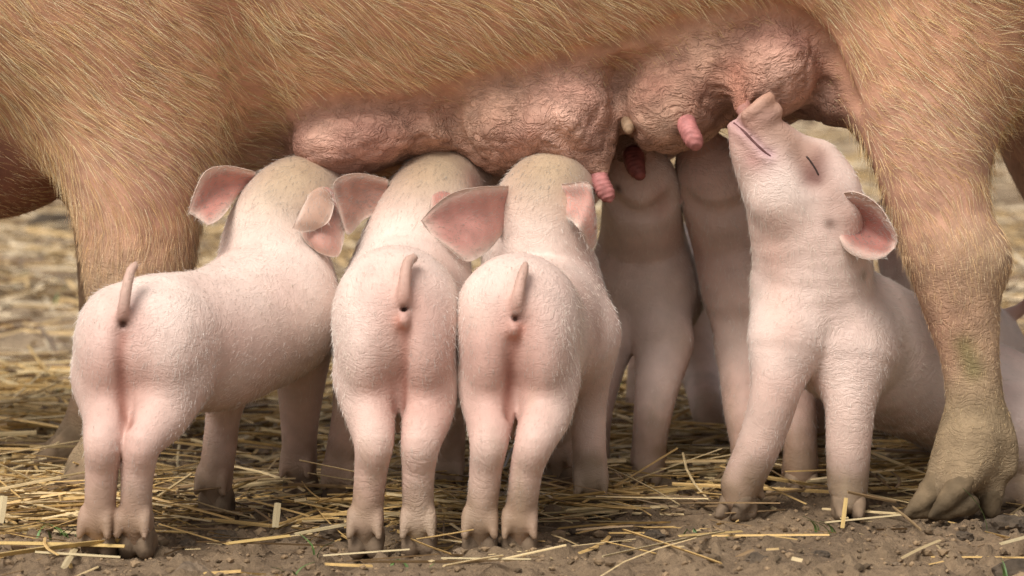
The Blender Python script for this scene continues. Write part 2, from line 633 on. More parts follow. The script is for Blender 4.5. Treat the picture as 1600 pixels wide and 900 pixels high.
class SheetBody:
    """enough of Body for hair() to grow on an ear"""
    def __init__(self, V, Q, col, flow):
        self.V, self.Q, self.col = V, Q, col
        self.N = Body.normals(V, Q)
        self.flow = np.tile(flow, (len(V), 1)); self.hl = np.ones(len(V))


def add_ear(parent, loc, rows_list, inner=ROSE, outer=(0.72, 0.54, 0.44), seed=0, nh=700, inner2=(0.54, 0.34, 0.25)):
    Vs, Fs, Cs, off = [], [], [], 0
    for q_, rows in enumerate(rows_list):
        V, F, e = ear_mesh(rows)
        m = np.clip((e - 0.55) / 0.45, 0, 1)[:, None] ** 1.5
        n = 0.5 + 0.5 * fbm(V, 60, 3, 3)[:, None]
        c = np.asarray(inner2 if q_ else inner) * (0.85 + 0.3 * n) * (1 - m) + np.asarray(outer) * m
        Vs.append(V); Fs.append(F + off); Cs.append(c); off += len(V)
    V, F, C = np.vstack(Vs), np.vstack(Fs), np.vstack(Cs)
    o = mesh_obj('ear', V, F, M_PIG, parent, attrs={'Col': C}, loc=loc)
    r0 = rows_list[0]
    fl = nrm(W(*r0[-1][1]) - W(*r0[0][1]))
    sb = SheetBody(V, F, C, fl)
    hair('ear_hair', sb, o, loc, nh * 2, 0.006, 0.00012, M_HAIR, pig_hair_col, lift=0.35, jit=0.3, seed=seed + 50)
    return o


def pig_hair_col(p, c, r):
    lum = np.clip(c.mean(1, keepdims=True) / 0.6, 0.35, 1)
    base = (np.array([0.95, 0.89, 0.80]) * 0.74 + c * 0.28) * lum ** 0.9
    yel = np.clip(fbm(p, 14, 2, 9), 0, 1)[:, None] * 0.4
    out = base * (1 - yel) + np.array([0.72, 0.56, 0.34]) * yel * lum
    return out * (0.72 + 0.35 * r.random(len(p)))[:, None]


def finish_piglet(name, B, loc, label, feet, group='suckling piglets', nh=16000, seed=1, tone=1.0, wet=0.06):
    """skin, mud on the lower legs, hooves and coat"""
    z = B.V[:, 2]
    nz = fbm(B.V, 38, 3, seed)
    m = np.clip((0.072 - z) / 0.055 + nz * 0.5, 0, 1)[:, None] * 0.88
    B.col = B.col * (1 - m) + np.array((0.30, 0.205, 0.13)) * m
    st = np.clip(fbm(B.V * np.array([1, 1, 0.45]), 30, 4, seed + 31) - 0.35, 0, 1)[:, None] * np.clip(1.15 - z / 0.22, 0.12, 1)[:, None] * 0.9
    B.col = B.col * (1 - st) + np.array((0.42, 0.31, 0.20)) * st
    blot = np.clip(fbm(B.V, 16, 3, seed + 3), -1, 1)[:, None]
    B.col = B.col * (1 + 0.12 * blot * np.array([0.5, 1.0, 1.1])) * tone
    root = link(bpy.data.objects.new(name, None))
    root.location = loc
    tag(root, label, 'piglet', group)
    mesh_obj('body', B.V, B.Q, M_PIG, root, attrs={'Col': np.clip(B.col, 0, 1), 'wr': (0.13 + 0.22 * np.clip(fbm(B.V, 12, 2, 4), 0, 1)) * (1 - np.clip(B.wr, 0, 1))}, loc=loc)
    for c, d, w_, h in feet:
        hoof_part(root, loc, c, d, w_, h)
    hair('coat', B, root, loc, int(nh * 1.6), 0.0076, 0.00014, M_HAIR, pig_hair_col, lift=0.16, jit=0.2, grav=0.2, seed=seed)
    return root


def rear_piglet(head, torso, hams, hind, front, tail, facing, anus, seam, vulva=None, low=(), hw=0.034, belly=None, headtop=()):
    """piglet standing with its rump towards the viewer"""
    B = Body(0.0027)
    feet = []
    cols = [(0.62, 0.42, 0.33)] * 2 + [PALE] * (len(head) + len(torso) - 2)
    B.chain(head + torso, k=0.03, col=cols, hl=1.0)
    for h in hams:
        B.ell(h[:3], h[3:6], k=0.022, col=PALE, flow=(0, 0, -1), rot=h[6] if len(h) > 6 else 0)
    if belly:
        B.chain(belly, k=0.04, col=PALE, hl=0.8)
    for L, k in [(l, 0.018) for l in hind] + [(l, 0.03) for l in front]:
        B.g += 1
        D = B.chain(L, k=k, col=LEGC[:len(L)], hl=0.8)
        c = foot(B, D[-1, :3], facing, hw)
        feet.append((c, facing, hw, D[-1, 2]))
    B.g = 0
    x, y = seam[-1]
    B.chain([(x, y - 25, 0.06, 26), (x, y + 2, 0.075, 32), (x + 12, y - 20, 0.15, 52)], k=0.02, col=(0.56, 0.31, 0.25), hl=0.5)
    on = lambda pts, off=0.0: [(x, y, B.surf(x, y) + off) for x, y in pts]
    sm = on(seam); an = on([anus])[0]
    tb = B.surf(tail[0][0], tail[0][1])
    B.chain([(x, y, tb + dy, r_ * 0.86) for x, y, dy, r_ in tail], k=0.008, col=(0.54, 0.34, 0.26), hl=0.8, n=4, wr=1.0)
    vu = None
    if vulva:
        vu = on([vulva])[0]
        x, y, Y = vu
        B.chain([(x, y - 13, Y, 7), (x, y, Y - 0.003, 8), (x, y + 16, Y, 3)], k=0.004, col=(0.66, 0.30, 0.22), hl=0, n=3)
    n_ = len(sm)
    B.cut([(x, y, Y - 0.001, 4.5 - 2.5 * i / n_) for i, (x, y, Y) in enumerate(sm)], k=0.012)
    B.cut([(an[0], an[1], an[2] - 0.002, 5), (an[0], an[1] + 2, an[2] + 0.006, 4)], k=0.004, n=1)
    B.build(7)
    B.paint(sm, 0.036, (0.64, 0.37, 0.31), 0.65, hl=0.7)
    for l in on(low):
        B.paint([l], 0.044, (0.56, 0.34, 0.275), 0.6)  # lower rump blended pinker and darker
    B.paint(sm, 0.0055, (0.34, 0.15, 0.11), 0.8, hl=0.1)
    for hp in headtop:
        B.paint([(hp[0], hp[1], B.surf(*hp))], 0.045, (0.46, 0.32, 0.20), 0.85)  # dirt and shadow on the head top, both painted into the skin colour
    B.paint([an], 0.006, (0.08, 0.04, 0.03), 0.95)
    if vu:
        B.paint([vu, (vu[0], vu[1] + 8, vu[2])], 0.006, (0.70, 0.32, 0.24), 0.8)
    return B, feet



# ------------------------------------------------------------------ ground
def soil_height(x, y):
    p = np.stack([x, y, np.zeros_like(x)], 1)
    h = 0.007 * fbm(p, 7, 3, 11) + 0.004 * fbm(p, 34, 3, 21)
    lump = np.clip(fbm(p, 60, 3, 31) - 0.25, 0, 1)
    return h + 0.011 * lump + 0.0018 * noise(p, 150, 37) - 0.003


def axis(lo, hi, step, far, grow=1.22):
    a = list(np.arange(lo, hi, step))
    s_ = step
    while a[-1] < far:
        s_ *= grow; a.append(a[-1] + s_)
    s_ = step
    while a[0] > -far:
        s_ *= grow; a.insert(0, a[0] - s_)
    return np.array(a)


gx, gy = axis(-0.62, 0.66, 0.0042, 300), axis(-0.16, 1.1, 0.0042, 300)
GX, GY = np.meshgrid(gx, gy, indexing='ij')
gz = soil_height(GX.ravel(), GY.ravel())
fade = np.exp(-np.maximum(np.hypot(GX.ravel(), GY.ravel() - 1) - 3, 0))
gv = np.stack([GX.ravel(), GY.ravel(), gz * fade], 1)
ii = np.arange(len(gx) * len(gy)).reshape(len(gx), len(gy))
gq = np.stack([ii[:-1, :-1], ii[1:, :-1], ii[1:, 1:], ii[:-1, 1:]], -1).reshape(-1, 4)
m, t, b = newmat('soil')
tc = node(t, 'ShaderNodeTexCoord')
n1 = node(t, 'ShaderNodeTexNoise', Scale=9.0, Detail=6.0, Roughness=0.65)
n2 = node(t, 'ShaderNodeTexNoise', Scale=120.0, Detail=6.0, Roughness=0.7)
for n_ in (n1, n2): t.links.new(tc.outputs['Object'], n_.inputs['Vector'])
cr = node(t, 'ShaderNodeValToRGB')
e = cr.color_ramp.elements
e[0].position, e[0].color = 0.3, (0.095, 0.058, 0.031, 1)
e[1].position, e[1].color = 0.72, (0.40, 0.275, 0.16, 1)
x_ = e.new(0.5); x_.color = (0.245, 0.165, 0.095, 1)
mxf = node(t, 'ShaderNodeMath', operation='MULTIPLY_ADD'); mxf.inputs[1].default_value = 0.55
ml = node(t, 'ShaderNodeMath', operation='MULTIPLY'); ml.inputs[1].default_value = 0.45
t.links.new(n1.outputs[0], mxf.inputs[0]); t.links.new(n2.outputs[0], ml.inputs[0]); t.links.new(ml.outputs[0], mxf.inputs[2])
ta = node(t, 'ShaderNodeAttribute', attribute_name='Tone')
tm = node(t, 'ShaderNodeVectorMath', operation='MULTIPLY')
t.links.new(mxf.outputs[0], cr.inputs[0]); t.links.new(cr.outputs[0], tm.inputs[0]); t.links.new(ta.outputs['Color'], tm.inputs[1])
t.links.new(tm.outputs[0], b.inputs['Base Color'])
b.inputs['Roughness'].default_value = 0.95
bp = node(t, 'ShaderNodeBump', Strength=1.0, Distance=0.006)
t.links.new(n2.outputs[0], bp.inputs['Height']); t.links.new(bp.outputs[0], b.inputs['Normal'])
M_SOIL = m
gp = gv * np.array([1, 1, 0])
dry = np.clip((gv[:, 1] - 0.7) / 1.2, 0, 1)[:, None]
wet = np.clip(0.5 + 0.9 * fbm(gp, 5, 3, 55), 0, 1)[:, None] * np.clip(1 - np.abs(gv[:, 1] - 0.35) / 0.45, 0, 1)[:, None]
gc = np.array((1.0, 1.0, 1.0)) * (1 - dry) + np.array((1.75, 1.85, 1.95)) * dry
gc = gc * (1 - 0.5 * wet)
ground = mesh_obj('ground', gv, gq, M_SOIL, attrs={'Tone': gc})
tag(ground, kind='structure')


def zg(x, y):
    return float(soil_height(np.array([x]), np.array([y]))[0])


# ------------------------------------------------------------------ the sow
TAN = (0.64, 0.35, 0.22)
TAN2 = (0.67, 0.39, 0.265)
UD = (0.52, 0.305, 0.215)
UDP = (0.57, 0.32, 0.24)
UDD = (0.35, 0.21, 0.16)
LEG = (0.46, 0.30, 0.19)
LMUD = (0.31, 0.22, 0.13)


def make_sow():
    B = Body(0.0045)
    loc = W(800, 800, 0.42) * np.array([1, 1, 0])
    # trunk, from the neck (left) to the rump (right)
    T = []
    for x, z, r_ in [(-1.02, 0.50, 0.10), (-0.90, 0.53, 0.145), (-0.76, 0.57, 0.19), (-0.60, 0.585, 0.225), (-0.42, 0.59, 0.24), (-0.20, 0.60, 0.245),
                     (0.05, 0.615, 0.24), (0.25, 0.64, 0.225), (0.42, 0.65, 0.215), (0.58, 0.64, 0.20), (0.72, 0.61, 0.15)]:
        T.append([x, 0.39, z, r_ - 0.018])
    B.chain(T, k=0.05, px=False, col=TAN, hl=1.0)
    B.chain([[-1.02, 0.43, 0.48, 0.09], [-1.14, 0.43, 0.42, 0.075], [-1.25, 0.43, 0.35, 0.058], [-1.29, 0.43, 0.33, 0.055]], k=0.05, px=False, col=TAN2, hl=0.6)
    B.ell((-30, 195, 0.46), (190, 148, 0.15), k=0.05, col=(0.30, 0.14, 0.10), hl=0.45, flow=(1, 0, -0.3))
    # belly wall
    B.chain([(330, 130, 0.44, 175), (600, 110, 0.45, 165), (900, 70, 0.46, 165), (1180, 40, 0.46, 150)], k=0.05, col=TAN, hl=0.8)
    # near front leg
    D = B.chain([(190, -40, 0.36, 250), (205, 120, 0.325, 175), (212, 240, 0.305, 125), (216, 330, 0.30, 98), (216, 420, 0.30, 86), (205, 530, 0.30, 64),
                 (196, 620, 0.305, 54), (178, 690, 0.31, 49), (150, 735, 0.315, 44)], k=0.06, col=[TAN, TAN, TAN2, TAN2, LEG, LEG, LEG, LMUD, LMUD], hl=1.0)
    feet = []
    dl = (-1, -0.12)
    feet.append((foot(B, D[-1, :3], dl, 0.062, LMUD), dl, 0.066, 0.05))
    # far front leg
    D = B.chain([(190, 150, 0.55, 130), (195, 330, 0.57, 85), (185, 480, 0.57, 62), (170, 580, 0.57, 48), (140, 665, 0.57, 42), (122, 695, 0.57, 38)], k=0.05, col=[TAN, LEG, LEG, LEG, LMUD, LMUD], hl=0.8)
    feet.append((foot(B, D[-1, :3], dl, 0.055, LMUD), dl, 0.058, 0.042))
    # near hind leg
    D = B.chain([(1500, -220, 0.36, 330), (1478, -60, 0.33, 235), (1462, 80, 0.295, 158), (1455, 170, 0.275, 116), (1458, 260, 0.265, 90), (1472, 340, 0.26, 78), (1492, 405, 0.25, 76),
                 (1503, 480, 0.245, 60), (1516, 560, 0.24, 46), (1524, 640, 0.235, 46), (1520, 690, 0.23, 50), (1512, 715, 0.228, 46)], k=0.05,
                col=[TAN, TAN, TAN, TAN2, TAN2, TAN2, LEG, LEG, LEG, LMUD, LMUD, LMUD], hl=0.85)
    B.ell((1535, 405, 0.25), (42, 42, 0.028), k=0.02, col=LEG, hl=0.6)
    B.chain([(1516, 680, 0.232, 46), (1486, 735, 0.222, 36), (1466, 765, 0.216, 26)], k=0.015, col=LMUD, hl=0.5)
    B.chain([(1532, 690, 0.225, 40), (1512, 735, 0.205, 32), (1498, 758, 0.198, 24)], k=0.012, col=LMUD, hl=0.4)
    B.chain([(1536, 700, 0.232, 38), (1544, 755, 0.225, 28), (1548, 780, 0.222, 20)], k=0.012, col=LMUD, hl=0.4)
    B.chain([(1555, 660, 0.235, 24), (1574, 700, 0.225, 17), (1577, 733, 0.22, 14)], k=0.012, col=LMUD, hl=0.3)
    # far hind leg
    D = B.chain([(1590, -100, 0.54, 250), (1640, 80, 0.57, 140), (1662, 220, 0.58, 98), (1695, 330, 0.58, 76), (1730, 430, 0.58, 62), (1722, 560, 0.58, 46), (1715, 650, 0.58, 44), (1690, 695, 0.58, 40)], k=0.05,
                col=[TAN, TAN, LEG, LEG, LEG, LEG, LMUD, LMUD], hl=0.8)
    feet.append((foot(B, D[-1, :3], dl, 0.06, LMUD), dl, 0.066, 0.05))
    # skin folds where trunk meets udder
    B.chain([(395, 150, 0.345, 70), (440, 105, 0.335, 88), (520, 62, 0.335, 98), (620, 56, 0.335, 98), (720, 26, 0.335, 98), (900, -16, 0.335, 98), (1050, -56, 0.335, 98), (1200, -86, 0.34, 98), (1290, -40, 0.34, 90), (1345, 40, 0.335, 76), (1385, 130, 0.32, 52)], k=0.07, col=TAN, hl=0.9)
    # udder: glands in two rows
    u = dict(wr=1.0, hl=0.05)
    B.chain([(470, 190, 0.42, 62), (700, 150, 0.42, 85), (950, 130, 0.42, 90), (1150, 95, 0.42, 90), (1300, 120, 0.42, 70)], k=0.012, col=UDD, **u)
    B.ell((538, 214, 0.335), (110, 64, 0.085), k=0.007, col=UDP, rot=R(8), **u)
    B.ell((655, 195, 0.35), (80, 46, 0.085), k=0.03, col=UD, rot=R(-18), **u)
    B.ell((790, 190, 0.325), (84, 88, 0.09), k=0.02, col=UD, rot=R(20), **u)
    B.ell((880, 180, 0.31), (95, 84, 0.09), k=0.022, col=UDP, rot=R(30), **u)
    B.chain([(880, 200, 0.30, 66), (920, 245, 0.275, 36), (938, 272, 0.268, 17)], k=0.02, col=UD, **u)
    B.ell((1040, 158, 0.315), (84, 86, 0.09), k=0.012, col=UD, rot=R(20), **u)
    B.ell((1105, 110, 0.315), (84, 84, 0.085), k=0.03, col=UD, rot=R(25), **u)
    B.ell((1200, 98, 0.315), (88, 90, 0.085), k=0.012, col=UDP, rot=R(15), **u)
    B.chain([(1150, 100, 0.27, 40), (1150, 135, 0.25, 26), (1162, 172, 0.232, 15)], k=0.012, col=(0.45, 0.22, 0.15), **u)
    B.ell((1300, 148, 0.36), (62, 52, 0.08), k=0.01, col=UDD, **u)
    # far row
    for x, y in ((560, 215), (780, 205), (985, 190), (1180, 130)):
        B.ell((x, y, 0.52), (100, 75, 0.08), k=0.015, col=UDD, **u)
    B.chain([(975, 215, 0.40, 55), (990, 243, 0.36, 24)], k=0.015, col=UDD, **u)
    # crease where the hairy flank meets the udder
    creases = ([(428, 240, 13), (436, 190, 14), (490, 156, 13), (560, 153, 12), (620, 170, 9), (660, 190, 4)], [(640, 158, 5), (720, 128, 11), (800, 106, 13), (900, 84, 14), (1000, 58, 15), (1100, 26, 16), (1200, 10, 17), (1270, 45, 17), (1303, 95, 17), (1332, 160, 17)])
    for c in creases:
        B.cut([(x, y, B.surf(x, y) + 0.001, r_) for x, y, r_ in c], k=0.008)
    B.cut([(x, y, B.surf(x, y) - 0.003, r_) for x, y, r_ in [(335, 5, 16), (358, 50, 24), (380, 105, 30), (398, 165, 34), (405, 220, 38), (412, 250, 34)]], k=0.035)
    # wrinkle-deep furrows between glands
    for c in ([(972, 90, 6), (963, 130, 8), (965, 165, 9), (978, 200, 8), (988, 230, 7)], [(1132, 115, 7), (1124, 150, 8), (1140, 188, 7)], [(700, 150, 6), (706, 190, 8), (722, 228, 8)], [(865, 140, 5), (905, 165, 6), (940, 200, 6)], [(850, 200, 4), (890, 230, 5), (920, 252, 5)], [(640, 180, 4), (652, 215, 6), (680, 240, 5)], [(800, 120, 4), (812, 150, 5), (806, 185, 3)]):
        B.cut([(x, y, B.surf(x, y) - 0.001, r_) for x, y, r_ in c], k=0.012)
    B.build(2)
    # loose wrinkled skin of the udder
    q = B.V * np.array([1.0, 1.0, 1.7])
    q = q + 0.02 * np.stack([noise(B.V, 25, 61), noise(B.V, 25, 62), noise(B.V, 25, 63)], 1)
    rid = 1 - np.abs(noise(q, 48, 71)) * 2
    B.V = B.V + B.N * (B.wr * (0.004 * fbm(B.V, 14, 3, 72) - 0.0035 * np.clip(rid, 0, 1) ** 2))[:, None]
    wr0 = B.wr[:, None]
    mot = fbm(B.V, 22, 4, 73)[:, None]
    B.col = B.col * (1 + wr0 * 0.28 * mot * np.array([0.8, 1.1, 1.1]))
    # flank skin: pinker where the coat thins
    pk = np.clip(fbm(B.V, 6, 3, 75), 0, 1)[:, None] * (1 - wr0) * 0.5
    B.col = B.col * (1 - pk) + np.array((0.44, 0.21, 0.15)) * pk
    z = B.V[:, 2]
    mm = np.clip((0.07 - z) / 0.05 + 0.5 * fbm(B.V, 30, 3, 76), 0, 1)[:, None] * 0.75 * (z < 0.14)[:, None]
    B.col = B.col * (1 - mm) + np.array((0.20, 0.145, 0.09)) * mm
    B.paint([(1505, 545, 0.2), (1525, 580, 0.2)], 0.012, (0.13, 0.14, 0.04), 0.6)
    B.paint([(1150, 110, 0.24), (1160, 160, 0.23)], 0.014, (0.50, 0.22, 0.15), 0.8)
    root = link(bpy.data.objects.new('sow', None))
    root.location = loc
    tag(root, 'large sandy haired sow standing over the piglets, wrinkled pink udder hanging', 'pig')
    mesh_obj('body', B.V, B.Q, M_SOW, root, attrs={'Col': np.clip(B.col, 0, 1), 'wr': np.maximum(B.wr, 0.35 * np.clip((0.3 - B.V[:, 2]) / 0.1, 0, 1))}, loc=loc)
    for c, d, w_, h in feet:
        hoof_part(root, loc, c, d, w_, h, col=(0.24, 0.165, 0.10), spread=0.006, wid=1.1)

    def claws(chains, col):
        Bc = Body(0.0022)
        for c in chains:
            Bc.chain(c, k=0.0025, col=col)
        Bc.build(2)
        Bc.V = Bc.V + Bc.N * (0.0009 * fbm(Bc.V, 90, 3, 15))[:, None]
        Bc.V[:, 2] = np.maximum(Bc.V[:, 2], -0.004)
        n_ = 0.9 + 0.35 * fbm(Bc.V, 60, 3, 5)
        mesh_obj('hoof', Bc.V, Bc.Q, M_HORN, root, attrs={'Col': np.clip(Bc.col * n_[:, None], 0, 1)}, loc=loc)
    claws([[(1480, 738, 0.22, 27), (1450, 775, 0.211, 20), (1414, 806, 0.205, 5)], [(1474, 788, 0.215, 19), (1424, 807, 0.207, 6)],
           [(1510, 742, 0.2, 24), (1486, 775, 0.189, 19), (1454, 807, 0.182, 5)], [(1512, 788, 0.197, 19), (1464, 808, 0.185, 6)],
           [(1545, 772, 0.22, 21), (1550, 798, 0.218, 14)]], (0.17, 0.12, 0.07))

    def teat(pts, col):
        Bt = Body(0.0016)
        D_ = Bt.chain(pts, k=0.003, col=col, n=5)
        Bt.build(1)
        ax = nrm(D_[-1, :3] - D_[0, :3]); h_ = (Bt.V - D_[0, :3]) @ ax
        Bt.V = Bt.V + Bt.N * (0.00045 * np.sin(h_ * 1500 + 2 * noise(Bt.V, 150, 3)))[:, None]
        n_ = 0.85 + 0.25 * fbm(Bt.V, 160, 2, 8)
        mesh_obj('teat', Bt.V, Bt.Q, M_PIG, root, attrs={'Col': np.clip(Bt.col * n_[:, None], 0, 1)}, loc=loc)
    tp = (0.56, 0.22, 0.20)
    ys = B.surf(1075, 190)
    teat([(1072, 186, ys + 0.012, 15), (1074, 198, ys - 0.006, 15), (1082, 215, ys - 0.012, 15), (1086, 222, ys - 0.012, 13)], tp)
    teat([(932, 268, 0.272, 16), (938, 285, 0.262, 15), (946, 300, 0.26, 14), (950, 306, 0.26, 11)], tp)
    teat([(990, 244, 0.355, 17), (993, 260, 0.345, 15), (999, 272, 0.34, 10)], (0.30, 0.09, 0.075))
    ys = B.surf(982, 197)
    teat([(980, 190, ys + 0.01, 10), (982, 197, ys - 0.004, 10), (982, 202, ys - 0.006, 8)], (0.40, 0.26, 0.16))
    teat([(1160, 165, 0.236, 13), (1170, 185, 0.222, 12), (1176, 192, 0.222, 10)], (0.50, 0.24, 0.19))

    def scol(p, c, r):
        k = r.random(len(p))[:, None]
        a, b_, d_ = np.array((0.80, 0.57, 0.28)), np.array((0.90, 0.74, 0.46)), np.array((0.58, 0.35, 0.15))
        o = np.where(k < 0.45, a, np.where(k < 0.75, b_, d_))
        lw = np.clip((0.34 - p[:, 2:3]) / 0.12, 0, 1) * 0.55
        o = o * (1 - lw) + c * 1.3 * lw
        return o * (0.7 + 0.55 * r.random(len(p)))[:, None]

    def dens(c):
        near = np.clip((0.50 - c[:, 1]) / 0.15, 0, 1) * np.clip((0.95 - np.abs(c[:, 0])) / 0.25, 0, 1) * np.clip((0.86 - c[:, 2]) / 0.2, 0.3, 1)
        return (1 + 1.3 * (c[:, 2] < 0.3)) * np.maximum(near, 0.15)

    def clump(p):
        f = np.stack([noise(p, 26, 41), noise(p, 26, 42), noise(p, 26, 43) - 0.35], 1) * 0.42
        return f + np.stack([noise(p, 9, 44), noise(p, 9, 45), noise(p, 9, 46)], 1) * 0.35
    up_ = np.clip((B.V[:, 2:3] - 0.26) / 0.09, 0, 1)
    B.flow = nrm(B.flow * (1 - up_) + np.array([1.0, 0.0, -0.28]) * up_)
    cz = np.full(len(B.V), 9.0)
    for c in creases:
        P_ = spline(np.array([W(x, y, B.surf(x, y)) for x, y, _r in c]), 3)
        for i in range(len(P_) - 1):
            cz = np.minimum(cz, Body._seg(B.V.T, P_[i], P_[i + 1], 0, 0)[0])
    B.hl = B.hl * np.clip((cz - 0.003) / 0.022, 0.06, 1)
    B.hl = B.hl * (0.30 + 0.70 * np.clip((B.V[:, 2] - 0.20) / 0.16, 0, 1))
    hair('coat', B, root, loc, 92000, 0.028, 0.00018, M_SHAIR, scol, lift=0.22, jit=0.17, grav=0.35, dens=dens, seg=5, clump=clump, seed=5)
    return root


make_sow()

# ------------------------------------------------------------------ piglets seen from behind
Q1 = lambda *a: [tuple(x) for x in a]
B, feet = rear_piglet(
    head=[(545, 287, 0.355, 30), (515, 300, 0.325, 48), (464, 316, 0.275, 71), (428, 368, 0.25, 76)],
    torso=[(420, 462, 0.215, 94), (345, 512, 0.14, 93), (245, 524, 0.065, 95), (226, 532, 0.05, 84)],
    hams=[(170, 556, 0.055, 53, 98, 0.058), (266, 560, 0.06, 58, 98, 0.062)],
    belly=[(430, 500, 0.22, 90), (330, 550, 0.14, 88)],
    hind=[[(166, 596, 0.05, 50), (168, 645, 0.022, 40), (162, 690, -0.01, 32), (159, 732, -0.004, 26.5), (157, 775, 0.003, 25), (155, 814, 0.008, 26)],
          [(268, 596, 0.05, 56), (252, 645, 0.022, 47), (224, 690, -0.01, 32), (216, 732, -0.004, 26.5), (213, 775, 0.003, 25), (213, 814, 0.008, 26)]],
    front=[[(365, 560, 0.2, 50), (350, 640, 0.23, 29), (343, 700, 0.235, 27), (336, 748, 0.24, 27)],
           [(470, 520, 0.27, 55), (470, 600, 0.29, 38), (468, 670, 0.31, 29), (468, 722, 0.315, 27)]],
    tail=[(194, 503, 0.006, 9), (193, 484, -0.003, 9.5), (198, 450, -0.003, 8.5), (204, 424, 0.004, 7.5), (211, 415, 0.01, 6)],
    facing=(0.25, 1), headtop=[(480, 262), (440, 285)], anus=(193, 507), seam=[(190, 525), (190, 560), (193, 600), (197, 640), (200, 662)], low=[(215, 610), (165, 600)])
p1 = finish_piglet('piglet', B, W(230, 868, 0.1) * [1, 1, 0], 'leftmost piglet, rump towards us, body turned right, tail raised', feet, seed=11)
l1 = np.array(p1.location)
add_ear(p1, l1, [[[(400, 268, 0.260), (384, 285, 0.265), (366, 308, 0.250)], [(355, 259, 0.235), (358, 288, 0.250), (360, 322, 0.225)], [(322, 267, 0.210), (335, 298, 0.230), (348, 338, 0.200)],
                  [(304, 300, 0.195), (318, 322, 0.205), (335, 348, 0.185)], [(294, 332, 0.185), (306, 339, 0.187), (324, 352, 0.175)]]], seed=1)
add_ear(p1, l1, [[[(488, 288, 0.255), (508, 288, 0.255), (526, 300, 0.265)], [(474, 325, 0.215), (503, 325, 0.212), (536, 335, 0.230)], [(468, 350, 0.205), (498, 356, 0.200), (538, 365, 0.220)],
                  [(475, 375, 0.200), (506, 382, 0.195), (534, 388, 0.210)], [(496, 394, 0.200), (515, 401, 0.200), (528, 401, 0.205)]],
                 [[(488, 296, 0.250), (502, 294, 0.245), (518, 304, 0.250)], [(476, 318, 0.202), (498, 316, 0.202), (521, 324, 0.208)], [(463, 342, 0.188), (486, 343, 0.190), (513, 347, 0.196)], [(457, 357, 0.186), (470, 363, 0.188), (490, 361, 0.192)]]], inner=PINK, seed=2)

B, feet = rear_piglet(
    head=[(762, 290, 0.40, 30), (735, 292, 0.365, 46), (690, 302, 0.315, 70), (655, 362, 0.275, 78)],
    torso=[(638, 452, 0.24, 98), (627, 498, 0.14, 90), (620, 478, 0.06, 94), (620, 494, 0.045, 80)],
    hams=[(574, 548, 0.05, 49, 100, 0.058), (665, 548, 0.05, 49, 100, 0.058)],
    belly=[(630, 510, 0.22, 84), (622, 545, 0.12, 70)],
    hind=[[(574, 596, 0.05, 49), (578, 645, 0.022, 40), (584, 690, -0.01, 32), (580, 732, -0.004, 26.5), (576, 775, 0.003, 25), (572, 814, 0.008, 26)],
          [(668, 596, 0.05, 48), (668, 645, 0.022, 41), (658, 690, -0.01, 32), (654, 732, -0.004, 26.5), (653, 775, 0.003, 25), (655, 814, 0.008, 26)]],
    front=[[(565, 560, 0.24, 45), (548, 640, 0.27, 29), (538, 700, 0.29, 28), (530, 740, 0.29, 28)],
           [(690, 560, 0.26, 45), (700, 640, 0.3, 29), (700, 695, 0.32, 27), (698, 730, 0.325, 27)]],
    tail=[(631, 480, 0.006, 11), (631, 462, -0.002, 10.5), (633, 432, 0.001, 9.5), (638, 409, 0.008, 8.5), (647, 403, 0.014, 7)],
    facing=(0.08, 1), headtop=[(690, 250), (660, 270)], anus=(631, 484), vulva=(631, 500), seam=[(630, 525), (629, 560), (627, 600), (625, 640)], low=[(600, 600), (650, 600), (630, 560)])
B.paint([(742, 285, B.surf(742, 285))], 0.014, (0.42, 0.22, 0.17), 0.8)
p2 = finish_piglet('piglet', B, W(620, 868, 0.1) * [1, 1, 0], 'middle of the three rear facing piglets, legs apart, head under the udder', feet, seed=12)
l2 = np.array(p2.location)
add_ear(p2, l2, [[[(606, 280, 0.275), (600, 302, 0.280), (585, 335, 0.265)], [(565, 271, 0.255), (566, 298, 0.265), (566, 345, 0.250)], [(537, 274, 0.230), (545, 308, 0.240), (553, 360, 0.230)],
                  [(523, 284, 0.215), (532, 312, 0.220), (545, 366, 0.215)], [(520, 293, 0.210), (526, 318, 0.212), (540, 364, 0.212)]]], inner=(0.5, 0.27, 0.21), seed=3)
add_ear(p2, l2, [[[(676, 298, 0.265), (690, 290, 0.270), (708, 296, 0.275)], [(672, 326, 0.217), (696, 330, 0.220), (722, 333, 0.235)], [(688, 362, 0.200), (708, 370, 0.205), (728, 372, 0.215)], [(704, 382, 0.200), (713, 388, 0.200), (722, 386, 0.205)]]], seed=4)

